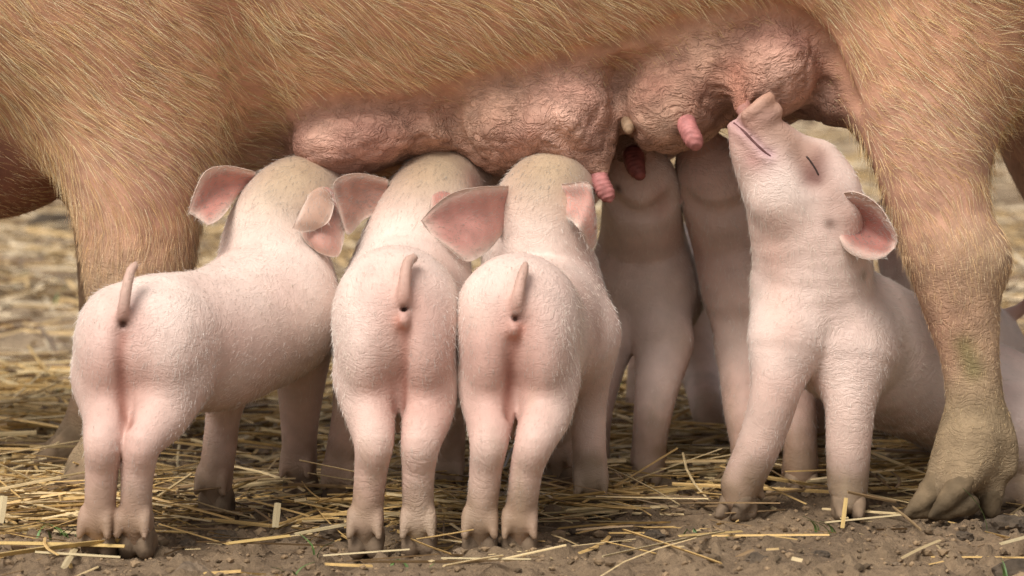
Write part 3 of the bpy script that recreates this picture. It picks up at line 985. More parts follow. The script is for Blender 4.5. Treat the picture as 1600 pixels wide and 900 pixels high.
B, feet = rear_piglet(
    head=[(912, 284, 0.325, 32), (892, 288, 0.295, 48), (854, 306, 0.255, 67), (838, 368, 0.25, 80)],
    torso=[(847, 468, 0.245, 96), (832, 508, 0.14, 88), (809, 488, 0.06, 92), (806, 502, 0.045, 76)],
    hams=[(764, 552, 0.05, 47, 100, 0.058), (850, 550, 0.05, 49, 100, 0.058)],
    belly=[(848, 520, 0.22, 80), (825, 548, 0.12, 70)],
    hind=[[(762, 596, 0.05, 48), (765, 645, 0.022, 40), (764, 690, -0.01, 31), (759, 732, -0.004, 26), (755, 775, 0.003, 25), (750, 814, 0.008, 26)],
          [(854, 596, 0.05, 50), (852, 645, 0.022, 42), (836, 690, -0.012, 32), (823, 732, -0.006, 26.5), (817, 775, 0.001, 25), (812, 814, 0.008, 26)]],
    front=[[(915, 530, 0.22, 52), (918, 620, 0.25, 32), (920, 690, 0.255, 27), (923, 748, 0.255, 28)],
           [(850, 560, 0.28, 45), (862, 630, 0.34, 28), (868, 680, 0.37, 27), (870, 705, 0.375, 26)]],
    tail=[(806, 492, 0.006, 11.5), (808, 470, -0.002, 10), (814, 438, 0.002, 8.5), (819, 422, 0.007, 7.5), (821, 414, 0.011, 5.5)],
    facing=(0.02, 1), headtop=[(870, 255), (840, 265)], anus=(805, 498), vulva=(803, 514), seam=[(802, 540), (801, 570), (800, 610), (797, 650)], low=[(770, 600), (830, 600), (800, 570)])
p3 = finish_piglet('piglet', B, W(805, 872, 0.1) * [1, 1, 0], 'right of the three rear facing piglets, hocks together, big pink ear spread', feet, seed=13)
l3 = np.array(p3.location)
add_ear(p3, l3, [[[(800, 290, 0.235), (797, 322, 0.235), (785, 365, 0.220)], [(748, 292, 0.170), (753, 336, 0.180), (760, 394, 0.158)], [(706, 302, 0.148), (717, 348, 0.153), (730, 409, 0.111)],
                  [(676, 324, 0.125), (690, 353, 0.128), (706, 392, 0.108)], [(658, 345, 0.115), (663, 353, 0.115), (672, 365, 0.113)]]], inner=(0.60, 0.29, 0.24), seed=5, nh=900)
add_ear(p3, l3, [[[(858, 290, 0.235), (870, 306, 0.230), (876, 332, 0.235)], [(892, 286, 0.205), (895, 312, 0.210), (893, 345, 0.200)], [(920, 286, 0.185), (917, 316, 0.188), (903, 356, 0.185)],
                  [(927, 318, 0.195), (928, 345, 0.192), (914, 375, 0.195)], [(932, 362, 0.205), (931, 382, 0.205), (922, 394, 0.205)]]], inner=(0.62, 0.33, 0.27), seed=6)


# ------------------------------------------------------------------ piglets facing the viewer
def front_piglet(torso, legs, extra=(), hw=0.034, k=0.03, tail=None, headcols=2):
    B = Body(0.0027)
    cols = [(0.58, 0.36, 0.29)] * headcols + [PALE] * (len(torso) - headcols)
    B.chain(torso, k=k, col=cols)
    feet = []
    for L, d in legs:
        B.g += 1
        D = B.chain(L, k=0.04, col=LEGC[:len(L)], hl=0.8)
        c = foot(B, D[-1, :3], d, hw)
        feet.append((c, d, hw, D[-1, 2]))
    B.g = 0
    for c in extra:
        B.chain(c, k=0.03, col=PALE, hl=0.8)
    if tail:
        B.chain(tail, k=0.008, col=(0.55, 0.32, 0.25), hl=0.3)
    return B, feet


B, feet = front_piglet(
    [(990, 236, 0.375, 26), (994, 256, 0.385, 38), (1002, 292, 0.405, 58), (1004, 372, 0.47, 66), (1008, 452, 0.52, 90), (1034, 422, 0.74, 80), (1054, 440, 0.88, 74), (1060, 455, 0.92, 56)],
    [([(1038, 540, 0.455, 46), (1024, 620, 0.43, 33), (1016, 680, 0.43, 28), (1013, 715, 0.435, 28)], (-0.1, -1)),
     ([(945, 540, 0.47, 42), (930, 630, 0.46, 30), (926, 690, 0.46, 27), (926, 715, 0.46, 27)], (-0.1, -1)),
     ([(1074, 510, 0.82, 50), (1098, 590, 0.77, 33), (1106, 635, 0.71, 28), (1113, 668, 0.70, 27)], (0.1, -1)),
     ([(1030, 510, 0.86, 46), (1010, 575, 0.88, 30), (1005, 615, 0.87, 27), (1004, 628, 0.87, 27)], (0.1, -1))],
    tail=[(1060, 430, 0.95, 8), (1064, 412, 0.975, 7), (1070, 402, 0.98, 6)])
B.cut([(x, y, B.surf(x, y) - 0.001, 8) for x, y in ((958, 318), (985, 336), (1012, 338), (1040, 322))], k=0.02)
B.build(7)
B.paint([(967, 295, B.surf(967, 295))], 0.005, (0.12, 0.07, 0.06), 0.9, hl=0.2)
B.paint([(1030, 300, B.surf(1030, 300)), (1036, 330, B.surf(1036, 330))], 0.012, (0.60, 0.34, 0.27), 0.6)
p4 = finish_piglet('piglet', B, W(1010, 760, 0.5) * [1, 1, 0], 'shaded piglet facing us behind the rear facing three, muzzle at dark red teat', feet, seed=14, nh=12000)
add_ear(p4, np.array(p4.location), [[[(1028, 262, .405), (1034, 280, .405), (1032, 300, .40)], [(1050, 272, .40), (1054, 292, .405), (1046, 314, .395)], [(1070, 304, .41), (1070, 312, .41), (1062, 322, .405)]]], inner=PINK, seed=7, nh=300)

B, feet = front_piglet(
    [(1095, 225, 0.40, 30), (1102, 250, 0.41, 45), (1118, 284, 0.415, 60), (1146, 368, 0.455, 66), (1182, 460, 0.47, 82), (1202, 490, 0.55, 80), (1224, 500, 0.63, 72), (1230, 508, 0.66, 54)],
    [([(1165, 560, 0.45, 44), (1163, 640, 0.41, 33), (1168, 690, 0.40, 28), (1170, 730, 0.395, 28)], (-0.1, -1)),
     ([(1228, 560, 0.46, 44), (1245, 640, 0.42, 31), (1250, 690, 0.40, 27), (1251, 728, 0.395, 27)], (0.1, -1)),
     ([(1258, 545, 0.63, 46), (1276, 605, 0.66, 31), (1281, 650, 0.65, 27), (1283, 676, 0.645, 26)], (0.1, -1)),
     ([(1195, 545, 0.63, 44), (1185, 605, 0.66, 30), (1182, 650, 0.65, 27), (1182, 672, 0.645, 27)], (0.1, -1))],
    tail=[(1235, 465, 0.67, 8), (1240, 445, 0.695, 7), (1247, 435, 0.70, 6)])
B.cut([(x, y, B.surf(x, y) - 0.001, 8) for x, y in ((1078, 318), (1105, 336), (1140, 334), (1170, 318))], k=0.02)
B.build(7)
p5 = finish_piglet('piglet', B, W(1200, 770, 0.5) * [1, 1, 0], 'reddish shaded piglet half hidden behind the sucking piglet, head up under the udder', feet, seed=15, nh=12000, tone=np.array([0.95, 0.86, 0.82]))  # tone puts this piglet's reddish shade into its skin colour
add_ear(p5, np.array(p5.location), [[[(1160, 262, .43), (1168, 285, .435), (1168, 310, .43)], [(1185, 265, .44), (1192, 295, .445), (1190, 325, .44)], [(1205, 300, .45), (1208, 312, .45), (1204, 325, .45)]]], inner=PINK, seed=8, nh=300)

# the piglet sucking at right, sitting on its haunches
B, feet = front_piglet(
    [(1178, 190, 0.222, 22), (1196, 218, 0.225, 38), (1228, 266, 0.235, 59), (1264, 312, 0.245, 67), (1272, 378, 0.255, 87), (1277, 482, 0.275, 100), (1362, 545, 0.335, 108), (1468, 600, 0.41, 100), (1575, 650, 0.44, 96), (1600, 660, 0.45, 80)],
    [([(1222, 540, 0.225, 52), (1212, 610, 0.215, 40), (1192, 680, 0.22, 35), (1168, 735, 0.228, 33), (1157, 757, 0.23, 31)], (-0.75, -1)),
     ([(1330, 560, 0.245, 56), (1329, 625, 0.232, 41), (1326, 690, 0.232, 36), (1325, 730, 0.236, 34), (1325, 757, 0.238, 32)], (0.05, -1)),
     ([(1590, 690, 0.37, 78), (1640, 735, 0.35, 42), (1610, 768, 0.33, 29), (1568, 772, 0.32, 24)], (-1, -0.3)),
     ([(1520, 690, 0.48, 60), (1540, 740, 0.48, 38), (1480, 760, 0.44, 27), (1448, 760, 0.43, 23)], (-1, -0.2))],
    headcols=2, k=0.02)
B.chain([(1157, 214, 0.222, 15), (1172, 240, 0.225, 27), (1205, 290, 0.235, 44), (1240, 350, 0.25, 66)], k=0.02, col=(0.68, 0.46, 0.37))
B.chain([(1166, 180, 0.207, 8), (1178, 172, 0.205, 9), (1192, 160, 0.208, 9), (1202, 153, 0.215, 8)], k=0.004, col=(0.52, 0.27, 0.17), hl=0.05)
B.chain([(1172, 198, 0.212, 12), (1192, 186, 0.211, 16), (1208, 174, 0.219, 14)], k=0.006, col=(0.54, 0.33, 0.25), hl=0.3)
B.ell((1222, 312, 0.215), (40, 36, 0.016), k=0.02, col=PALE)
B.chain([(1284, 250, 0.232, 26), (1310, 285, 0.225, 28), (1322, 318, 0.225, 26)], k=0.02, col=PALE)
B.chain([(1296, 322, 0.23, 20), (1312, 342, 0.222, 14)], k=0.015, col=(0.62, 0.42, 0.34))
B.cut([(1264, 246, 0.195, 15), (1276, 276, 0.193, 14)], k=0.02)
ys = lambda x, y: (x, y, B.surf(x, y))
eye = [ys(1262, 245), ys(1270, 262), ys(1281, 283)]
for e_ in (eye,):
    B.chain([(1268, 248, eye[1][2] + 0.007, 15), (1276, 274, eye[1][2] + 0.007, 14)], k=0.01, col=(0.44, 0.22, 0.17), hl=0.2)
eye = [ys(1263, 243), ys(1269, 260), ys(1280, 280)]
B.cut([(*e_, 2.6) for e_ in eye], k=0.003)
mouth = [ys(1149, 190), ys(1163, 202), ys(1180, 219), ys(1192, 232), ys(1203, 240)]
B.chain([(x - 5, y + 7, Y + 0.003, 6) for x, y, Y in mouth], k=0.006, col=(0.64, 0.38, 0.36), hl=0)
B.cut([(*e_, 4.2) for e_ in mouth], k=0.004)
B.build(8)
B.paint([ys(1266, 250), ys(1272, 275)], 0.013, (0.19, 0.075, 0.058), 0.93, soft=1.0, hl=0.1)
B.paint(eye, 0.004, (0.22, 0.11, 0.09), 0.8)
B.paint(mouth, 0.006, (0.50, 0.30, 0.31), 0.85, hl=0.0)
B.paint([ys(1200, 196), ys(1225, 212), ys(1258, 235)], 0.017, (0.42, 0.25, 0.185), 0.85, hl=0.35)
B.paint([ys(1178, 190), ys(1198, 178)], 0.012, (0.40, 0.22, 0.17), 0.8, hl=0.05)
B.paint([ys(1176, 250)], 0.010, (0.60, 0.30, 0.26), 0.6, hl=0.3)
B.paint([ys(1300, 300), ys(1318, 330)], 0.014, (0.55, 0.34, 0.27), 0.6, hl=0.6)
B.paint([ys(1215, 350), ys(1210, 420), ys(1225, 520)], 0.02, (0.62, 0.38, 0.30), 0.6)
B.paint([ys(1350, 430)], 0.006, (0.35, 0.27, 0.2), 0.7)
B.paint([ys(1297, 350)], 0.006, (0.2, 0.12, 0.09), 0.8)
mouth = [ys(1147, 189), ys(1163, 203), ys(1180, 220), ys(1192, 233), ys(1204, 241)]
eye = [ys(1262, 243), ys(1269, 260), ys(1281, 282)]
p6 = finish_piglet('piglet', B, W(1250, 806, 0.24) * [1, 1, 0], 'sitting piglet with head raised and eye shut, sucking beside the hind leg', feet, seed=16, nh=20000)
l6 = np.array(p6.location)
for nm, pts, r0, c_ in (('closed_eye', [(1260, 243), (1266, 252), (1273, 264), (1279, 274)], 1.4, (0.05, 0.03, 0.025)), ('mouth_line', mouth, 2.4, (0.13, 0.055, 0.05))):
    Bt = Body(0.0008)
    pts = [B.snap(W(*(p_ if len(p_) == 3 else ys(*p_)))) for p_ in pts]
    Bt.chain([[*p_, r0 * S(0.22) * (0.35 if i in (0, len(pts) - 1) else 1)] for i, p_ in enumerate(pts)], k=0.001, col=c_, px=False)
    Bt.build(1)
    mesh_obj(nm, Bt.V, Bt.Q, M_PIG, p6, attrs={'Col': Bt.col}, loc=l6)
add_ear(p6, l6, [[[(1296, 306, .225), (1300, 328, .23), (1304, 350, .225)], [(1336, 300, .193), (1330, 345, .228), (1320, 388, .190)], [(1370, 318, .183), (1360, 362, .222), (1350, 404, .178)],
                  [(1391, 348, .174), (1386, 378, .20), (1378, 403, .172)], [(1402, 372, .172), (1401, 379, .174), (1398, 388, .170)]]], inner=(0.42, 0.18, 0.145), seed=9, nh=800)
add_ear(p6, l6, [[[(1250, 300, .285), (1262, 320, .287), (1270, 345, .285)], [(1280, 285, .305), (1290, 330, .31), (1290, 370, .305)], [(1320, 320, .325), (1325, 345, .325), (1320, 375, .325)]]], seed=10, nh=300)

# a further piglet behind the sow's hind leg
B, feet = front_piglet(
    [(1395, 330, 0.58, 26), (1412, 370, 0.58, 44), (1436, 430, 0.58, 58), (1470, 505, 0.60, 78), (1520, 550, 0.63, 80), (1530, 545, 0.68, 62), (1534, 545, 0.70, 45)],
    [([(1470, 580, 0.58, 44), (1460, 640, 0.58, 30), (1458, 690, 0.58, 26)], (-1, -0.2)),
     ([(1470, 580, 0.66, 40), (1455, 640, 0.67, 29), (1452, 680, 0.67, 26)], (-1, -0.2)),
     ([(1535, 590, 0.60, 46), (1545, 640, 0.60, 30), (1540, 690, 0.60, 26)], (-1, -0.2)),
     ([(1535, 590, 0.68, 46), (1545, 640, 0.69, 30), (1540, 678, 0.69, 26)], (-1, -0.2))],
    tail=[(1552, 515, 0.655, 9), (1575, 493, 0.65, 10), (1592, 486, 0.65, 9), (1605, 472, 0.65, 7)])
B.build(2)
p7 = finish_piglet('piglet', B, W(1500, 700, 0.63) * [1, 1, 0], 'piglet mostly hidden behind the hind leg, only its curled tail showing', feet, seed=17, nh=6000)

# ------------------------------------------------------------------ straw, clods and grass
m, t, b = newmat('straw')
at = node(t, 'ShaderNodeAttribute', attribute_name='Col')
oi = node(t, 'ShaderNodeObjectInfo')
tc = node(t, 'ShaderNodeTexCoord')
n1 = node(t, 'ShaderNodeTexNoise', Scale=140.0, Detail=3.0)
t.links.new(tc.outputs['Object'], n1.inputs['Vector'])
mr = node(t, 'ShaderNodeMapRange'); mr.inputs[3].default_value = 0.6; mr.inputs[4].default_value = 1.35
t.links.new(n1.outputs[0], mr.inputs[0])
v1 = node(t, 'ShaderNodeVectorMath', operation='MULTIPLY'); v2 = node(t, 'ShaderNodeVectorMath', operation='MULTIPLY')
t.links.new(at.outputs['Color'], v1.inputs[0]); t.links.new(mr.outputs[0], v1.inputs[1])
t.links.new(v1.outputs[0], v2.inputs[0]); t.links.new(oi.outputs['Color'], v2.inputs[1])
t.links.new(v2.outputs[0], b.inputs['Base Color'])
b.inputs['Roughness'].default_value = 0.5
b.inputs['Specular IOR Level'].default_value = 0.35
M_STRAW = m


def straw_batch(base, az, length, wid, pitch, bend, col, thick=0.45, seg=3, seed=0):
    """many flattened stems: base = centre, returns V, F, C"""
    r = np.random.default_rng(seed)
    n = len(base)
    d = np.stack([np.cos(az) * np.cos(pitch), np.sin(az) * np.cos(pitch), np.sin(pitch)], 1)
    s_ = np.stack([-np.sin(az), np.cos(az), np.zeros(n)], 1)
    u = np.cross(d, s_)
    roll = r.normal(0, 0.6, n)[:, None]
    s2 = s_ * np.cos(roll) + u * np.sin(roll); u2 = -s_ * np.sin(roll) + u * np.cos(roll)
    V = np.zeros((n, seg + 1, 4, 3))
    for i in range(seg + 1):
        q = i / seg - 0.5
        c = base + d * (length * q)[:, None] + s_ * (bend * length * (q * q - 0.08))[:, None]
        w_ = (wid * (1 - 0.25 * abs(q)))[:, None] / 2
        V[:, i, 0] = c + s2 * w_; V[:, i, 1] = c + u2 * w_ * thick
        V[:, i, 2] = c - s2 * w_; V[:, i, 3] = c - u2 * w_ * thick
    nv = (seg + 1) * 4
    f = []
    for i in range(seg):
        for j in range(4):
            a_, b_ = i * 4 + j, i * 4 + (j + 1) % 4
            f.append([a_, a_ + 4, b_ + 4, b_])
    f.append([0, 1, 2, 3]); f.append([nv - 1, nv - 2, nv - 3, nv - 4])
    F = (np.arange(n)[:, None, None] * nv + np.array(f)[None]).reshape(-1, 4)
    return V.reshape(-1, 3), F, np.repeat(col, nv, 0)


def straw_cols(r, n, pale=0.5):
    k = r.random(n)[:, None]
    c = np.where(k < 0.42, np.array((0.60, 0.39, 0.15)), np.where(k < 0.42 + 0.36 * pale * 2, np.array((0.68, 0.51, 0.27)), np.array((0.26, 0.165, 0.08))))
    return c * (0.75 + 0.45 * r.random(n))[:, None]


def bare(x, y):
    """trodden bare soil in the foreground, more to the right"""
    edge = 0.10 + 0.17 * np.clip((x + 0.02) / 0.3, 0, 1)
    return np.clip((y - edge) / 0.14, 0.04, 1)


r_ = np.random.default_rng(21)
Vs, Fs, Cs, off = [], [], [], 0
for (x0, x1, y0, y1, n, w0, l0, top) in ((-1.1, 1.1, -0.12, 0.5, 4500, 0.0030, 0.085, 0.024), (-1.3, 1.3, 0.4, 1.3, 9000, 0.0042, 0.10, 0.034),
                                         (-1.7, 1.7, 1.2, 3.4, 7500, 0.0055, 0.09, 0.03), (-2.0, 2.0, 3.2, 11, 5200, 0.009, 0.12, 0.03)):
    x = r_.uniform(x0, x1, n * 3); y = r_.uniform(y0, y1, n * 3)
    pr = bare(x, y) * np.clip(0.55 + 0.9 * fbm(np.stack([x, y, x * 0], 1), 4.5 if y1 < 2 else 1.6, 2, 91), 0.08, 1)
    ok = r_.random(n * 3) < pr
    x, y = x[ok][:n], y[ok][:n]; k = len(x)
    z = soil_height(x, y) * (y < 3) + 0.002 + top * r_.random(k) ** 2
    L = l0 * r_.lognormal(0, 0.5, k); L = np.clip(L, 0.02, 0.32)
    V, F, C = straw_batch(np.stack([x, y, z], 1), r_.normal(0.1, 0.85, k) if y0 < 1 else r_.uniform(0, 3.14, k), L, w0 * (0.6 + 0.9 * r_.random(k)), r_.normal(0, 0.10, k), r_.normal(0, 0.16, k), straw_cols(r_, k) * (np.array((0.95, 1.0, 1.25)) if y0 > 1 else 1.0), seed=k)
    Vs.append(V); Fs.append(F + off); Cs.append(C); off += len(V)
k = 3800
x = r_.uniform(-0.62, 0.66, k * 2); y = r_.uniform(-0.1, 1.2, k * 2)
ok = r_.random(k * 2) < bare(x, y) * 0.8 + 0.08
x, y = x[ok][:k], y[ok][:k]; k = len(x)
V, F, C = straw_batch(np.stack([x, y, soil_height(x, y) + 0.0015 + 0.012 * r_.random(k) ** 3], 1), r_.uniform(0, 6.28, k), 0.012 * r_.lognormal(0, 0.5, k), 0.0034 * (0.5 + r_.random(k)), r_.normal(0, 0.2, k), r_.normal(0, 0.2, k), straw_cols(r_, k) * 0.9, thick=0.15, seg=1, seed=3)
Vs.append(V); Fs.append(F + off); Cs.append(C); off += len(V)
o = mesh_obj('straw_litter', np.vstack(Vs), np.vstack(Fs), M_STRAW, smooth=False, attrs={'Col': np.vstack(Cs)})
tag(o, 'trampled golden straw litter strewn over the soil behind and between the pigs', 'straw', kind='stuff')

# single stalks one can pick out
VAR = []
for i in range(8):
    q = np.random.default_rng(300 + i)
    V, F, C = straw_batch(np.zeros((1, 3)), np.zeros(1), np.ones(1), np.array([0.034]) * (0.8 + 0.4 * q.random()), np.zeros(1), q.normal(0, 0.08, 1) * (i > 1), np.array([[0.9, 0.9, 0.9]]), seg=5, seed=i)
    me = mesh_obj('straw_stalk', V, F, M_STRAW, smooth=False, attrs={'Col': C})
    VAR.append(me.data); bpy.data.objects.remove(me)


def stalk(p, q, label, wid=0.004, col=(0.55, 0.40, 0.19), group=None):
    p, q = np.array(p), np.array(q)
    L = np.linalg.norm(q - p)
    ob = bpy.data.objects.new('straw_stalk', random.choice(VAR) if wid / L < 0.07 else VAR[0])
    d = Vector(q - p).normalized()
    ob.location = (p + q) / 2
    ob.rotation_mode = 'QUATERNION'
    ob.rotation_quaternion = d.to_track_quat('X', 'Z')
    ob.scale = (L, wid / 0.034, wid / 0.034)
    ob.color = (*col, 1)
    tag(link(ob), label, 'straw', group)
    return ob


def on_soil(px, py, up=0.004):
    g = G(px, py)
    return [g[0], g[1], max(zg(g[0], g[1]), -0.002) + up]


GOLD, STR, BRN = (0.64, 0.44, 0.17), (0.62, 0.49, 0.28), (0.34, 0.23, 0.12)
for a_, b_, w_, c_, lb in (
    ((-20, 888), (200, 866), 0.0075, GOLD, 'thick golden straw stalk beside the leftmost hooves, front of its bundle'),
    ((-15, 868), (196, 872), 0.006, GOLD, 'long golden straw stalk lying behind the thickest one at lower left'),
    ((55, 884), (188, 883), 0.0045, STR, 'pale short straw stalk under the golden bundle at lower left'),
    ((100, 899), (118, 872), 0.005, STR, 'stubby pale straw end poking out below the golden bundle'),
    ((0, 843), (6, 775), 0.006, STR, 'broad pale straw piece standing at the left edge'),
    ((356, 868), (452, 856), 0.0055, GOLD, 'golden straw piece on bare soil between left and middle piglets'),
    ((430, 836), (434, 786), 0.005, STR, 'short pale straw standing upright behind the middle piglet'),
    ((460, 846), (620, 822), 0.004, STR, 'straw stalk running behind the hooves of the middle piglet'),
    ((910, 812), (1112, 772), 0.0055, GOLD, 'long golden straw stalk slanting beside the front hoof of the right rear piglet'),
    ((925, 800), (1060, 790), 0.0035, STR, 'thin straw just behind the long golden slanting stalk'),
    ((840, 802), (905, 808), 0.003, STR, 'thin pale straw in front of the right rear piglet, on bare soil'),
    ((1062, 876), (1158, 842), 0.0045, GOLD, 'bent golden straw on the bare soil at bottom right of centre'),
    ((940, 890), (1130, 862), 0.003, STR, 'thin straw crossing the bare soil at bottom centre'),
    ((1316, 850), (1322, 778), 0.003, GOLD, 'upright thin straw in front of the sitting piglet hoof'),
    ((1290, 828), (1408, 816), 0.0035, STR, 'thin straw lying in front of the sow hind hoof'),
    ((1565, 868), (1640, 848), 0.0055, STR, 'pale straw at the lower right edge'),
    ((1395, 806), (1440, 840), 0.0025, BRN, 'brown twig like straw touching the sow hind toe'),
    ((255, 820), (330, 826), 0.0035, STR, 'thin straw on the soil right of the leftmost hooves'),
    ((690, 886), (830, 900), 0.003, STR, 'thin straw below the hooves of the right rear piglet'),
    ((505, 880), (640, 878), 0.003, STR, 'pale straw lying under the middle piglet hooves')):
    up = 0.013 if w_ > 0.0052 else 0.009
    w_ *= 1.3
    p, q = on_soil(*a_, up), on_soil(*b_, up)
    if abs(a_[0] - b_[0]) < 12 and abs(a_[1] - b_[1]) > 30:      # standing pieces
        q = list(W(b_[0], b_[1], p[1] + 0.01))
    stalk(p, q, lb, w_, c_)
cnt = 0
while cnt < 270:
    x, y = r_.uniform(-0.56, 0.6), r_.uniform(-0.08, 0.55)
    if r_.random() > float(bare(np.array([x]), np.array([y]))[0]) * 0.8 + 0.06:
        continue
    L = float(np.clip(0.075 * r_.lognormal(0, 0.5), 0.025, 0.2)); a_ = float(np.clip(r_.normal(0.1, 0.7), -1.1, 1.1))
    d = np.array([math.cos(a_), math.sin(a_)]) * L / 2
    z0 = zg(x, y) + 0.006 + 0.02 * r_.random() ** 2 * (y > 0.2)
    tl = r_.normal(0, 0.08) * L
    c = straw_cols(r_, 1)[0] * 1.15
    stalk([x - d[0], y - d[1], z0 - tl], [x + d[0], y + d[1], z0 + tl], 'loose straw stalk lying among others on the trampled soil around the hooves', 0.002 + 0.003 * r_.random(), c, 'loose straw stalks')
    cnt += 1

# clods and crumbs
m, t, b = newmat('clod_soil')
at = node(t, 'ShaderNodeAttribute', attribute_name='Col')
tc = node(t, 'ShaderNodeTexCoord')
n1 = node(t, 'ShaderNodeTexNoise', Scale=260.0, Detail=5.0)
t.links.new(tc.outputs['Object'], n1.inputs['Vector'])
bp = node(t, 'ShaderNodeBump', Strength=0.9, Distance=0.002)
t.links.new(n1.outputs[0], bp.inputs['Height']); t.links.new(bp.outputs[0], b.inputs['Normal'])
t.links.new(at.outputs['Color'], b.inputs['Base Color']); b.inputs['Roughness'].default_value = 0.95
M_CLOD = m


def ico(sub):
    import bmesh
    bm = bmesh.new(); bmesh.ops.create_icosphere(bm, subdivisions=sub, radius=1)
    V = np.array([v.co[:] for v in bm.verts]); bm.verts.ensure_lookup_table()
    F = np.array([[v.index for v in f.verts] for f in bm.faces]); bm.free()
    return V, F


IV, IF = ico(1)
n = 7500
x = r_.uniform(-0.58, 0.62, n); y = r_.uniform(-0.13, 0.75, n)
keep = r_.random(n) < np.where(y < 0.3, 1, 0.35)
x, y = x[keep], y[keep]; n = len(x)
rad = 0.0014 * r_.lognormal(0, 0.6, n); rad = np.clip(rad, 0.0007, 0.009)
P = np.stack([x, y, soil_height(x, y) + rad * 0.35], 1)
V = (IV[None] * (0.65 + 0.6 * r_.random((n, len(IV), 1))) * rad[:, None, None] * np.array([1.2, 1.2, 0.8])) + P[:, None]
F = (np.arange(n)[:, None, None] * len(IV) + IF[None]).reshape(-1, 3)
C = np.array((0.27, 0.18, 0.10))[None] * (0.35 + 0.95 * r_.random(n))[:, None]
o = mesh_obj('soil_crumbs', V.reshape(-1, 3), F, M_CLOD, smooth=False, attrs={'Col': np.repeat(C, len(IV), 0)})
tag(o, 'fine brown soil crumbs scattered over the bare foreground', 'soil', kind='stuff')
CV, CF = ico(3)
for px, py, w_, dk, lb in ((330, 806, 20, 1.0, 'rounded brown clod under the left front hoof of the leftmost piglet'),
                           (352, 842, 17, 0.45, 'dark flat clod right of the leftmost hooves'),
                           (292, 852, 12, 0.5, 'small dark clod close beside the leftmost hooves'),
                           (515, 832, 22, 0.55, 'dark clod on the soil left of the middle piglet'),
                           (300, 890, 24, 0.9, 'crumbly brown clod at the bottom below the leftmost hooves'),
                           (898, 838, 9, 0.4, 'small dark clod right of the right rear piglet'),
                           (1022, 846, 16, 0.35, 'dark clod on bare soil at centre right'),
                           (1182, 884, 17, 0.5, 'round dark clod at the bottom right of centre'),
                           (1246, 828, 11, 0.4, 'dark little clod between the sitting piglet hooves'),
                           (1282, 872, 14, 0.4, 'low dark clod below the sitting piglet'),
                           (1508, 838, 12, 0.45, 'small dark clod below the sow hind hoof'),
                           (1575, 832, 30, 0.4, 'broad dark clod right of the sow hind hoof'),
                           (1590, 890, 32, 0.4, 'large dark clod in the lower right corner'),
                           (1400, 880, 9, 1.1, 'small pale clod at the bottom right'),
                           (765, 880, 13, 0.7, 'clod between the hooves of the right rear piglet'),
                           (720, 872, 11, 1.2, 'pale crumbly clod left of the right rear piglet hooves'),
                           (1075, 700, 20, 0.5, 'dark clod in straw behind the shaded facing piglet'),
                           (90, 372, 42, 0.35, 'dark blurred clod on the far ground at left')):
    g = G(px, py); s_ = (g[1] - CAM[1]) / FPX * w_
    q = CV * (1 + 0.28 * fbm(CV, 1.7, 3, px)[:, None] + 0.12 * noise(CV, 6, py)[:, None]) * s_ * np.array([1.15, 1.0, 0.72])
    c = np.array((0.25, 0.175, 0.11))[None] * dk * (0.85 + 0.35 * fbm(CV, 4, 2, 3))[:, None]
    o = mesh_obj('dirt_clod', q, CF, M_CLOD, smooth=False, attrs={'Col': np.clip(c, 0, 1)})
    o.location = (g[0], g[1], zg(g[0], g[1]) * (g[1] < 3) + s_ * 0.25)
    tag(o, lb, 'clod', 'dirt clods')

m, t, b = newmat('grass')
at = node(t, 'ShaderNodeAttribute', attribute_name='Col')
t.links.new(at.outputs['Color'], b.inputs['Base Color'])
b.inputs['Roughness'].default_value = 0.5
b.inputs['Transmission Weight'].default_value = 0.0
M_GRASS = m


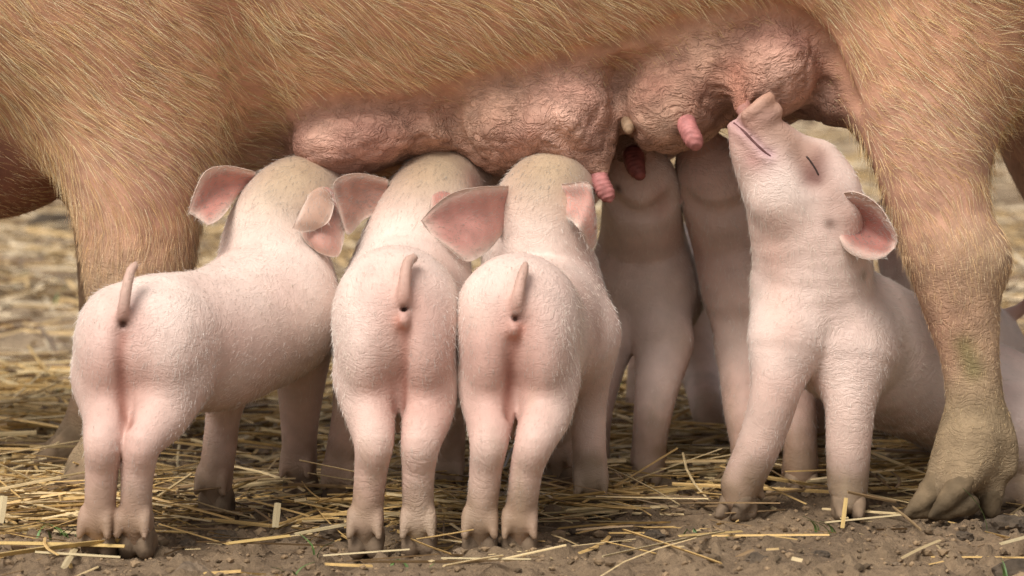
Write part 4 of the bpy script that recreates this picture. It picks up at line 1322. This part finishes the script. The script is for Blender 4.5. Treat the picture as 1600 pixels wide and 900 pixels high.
def grass(px, py, n, h, spread, label, lean=0.5, name='grass_tuft', ld=None, w0=0.003):
    g = G(px, py); g = np.array([g[0], g[1], zg(g[0], g[1]) * (g[1] < 3)])
    q = np.random.default_rng(px * 7 + py)
    root = link(bpy.data.objects.new(name, None)); root.location = g
    tag(root, label, 'grass', 'grass tufts')
    for i in range(n):
        a_ = q.uniform(0, 6.28) if ld is None else ld
        d = np.array([math.cos(a_), math.sin(a_), 0]); s_ = np.array([-d[1], d[0], 0])
        L = h * q.uniform(0.55, 1.1); b0 = np.array([q.normal(0, spread), q.normal(0, spread), -0.002])
        V, F = [], []
        for k in range(6):
            u = k / 5
            c = b0 + d * L * lean * u * u * q.uniform(0.9, 1.1) + np.array([0, 0, L * (u - 0.35 * lean * u * u)])
            w_ = w0 * (1 - u ** 2) + 0.0002
            V += [c - s_ * w_ / 2, c + np.array([0, 0, -0.0004]) + d * 0.0004, c + s_ * w_ / 2]
        for k in range(5):
            for j in (0, 1):
                F.append([k * 3 + j, k * 3 + j + 1, k * 3 + j + 4, k * 3 + j + 3])
        c = np.array((0.10, 0.17, 0.045)) * q.uniform(0.7, 1.4)
        mesh_obj('blade', np.array(V), np.array(F), M_GRASS, root, attrs={'Col': np.tile(c, (len(V), 1))})
    return root


grass(112, 838, 16, 0.03, 0.016, 'green grass tuft left of the leftmost hooves', 0.8)
grass(470, 886, 3, 0.03, 0.006, 'few green blades on soil between left and middle piglets', 0.9)
grass(495, 872, 2, 0.022, 0.004, 'two short blades beside the middle piglet left hoof', 0.7)
grass(640, 884, 5, 0.014, 0.012, 'flat low sprig below the middle piglet right hoof', 1.4)
grass(1092, 836, 8, 0.012, 0.008, 'tiny green sprout on bare soil right of centre')
grass(1296, 822, 5, 0.026, 0.01, 'thin green blades left of the sitting piglet right hoof', 0.8)
grass(1542, 836, 1, 0.052, 0.001, 'single pale green blade leaning on the sow hind hoof', 0.45, 'grass_tuft', ld=math.pi, w0=0.0035)
grass(1568, 896, 3, 0.03, 0.004, 'green blades beside the clod in the lower right corner', 0.5)
grass(960, 622, 9, 0.05, 0.02, 'green tuft in straw behind the right rear piglet', 0.6)
grass(60, 640, 2, 0.09, 0.004, 'long green blade flat in straw left of the leftmost rump', 2.2, ld=0.1, w0=0.007)
grass(1090, 560, 6, 0.05, 0.03, 'faint green tuft far behind the shaded piglets', 0.8)
grass(70, 455, 12, 0.05, 0.05, 'blurred green weeds on the far ground at left', 0.9)
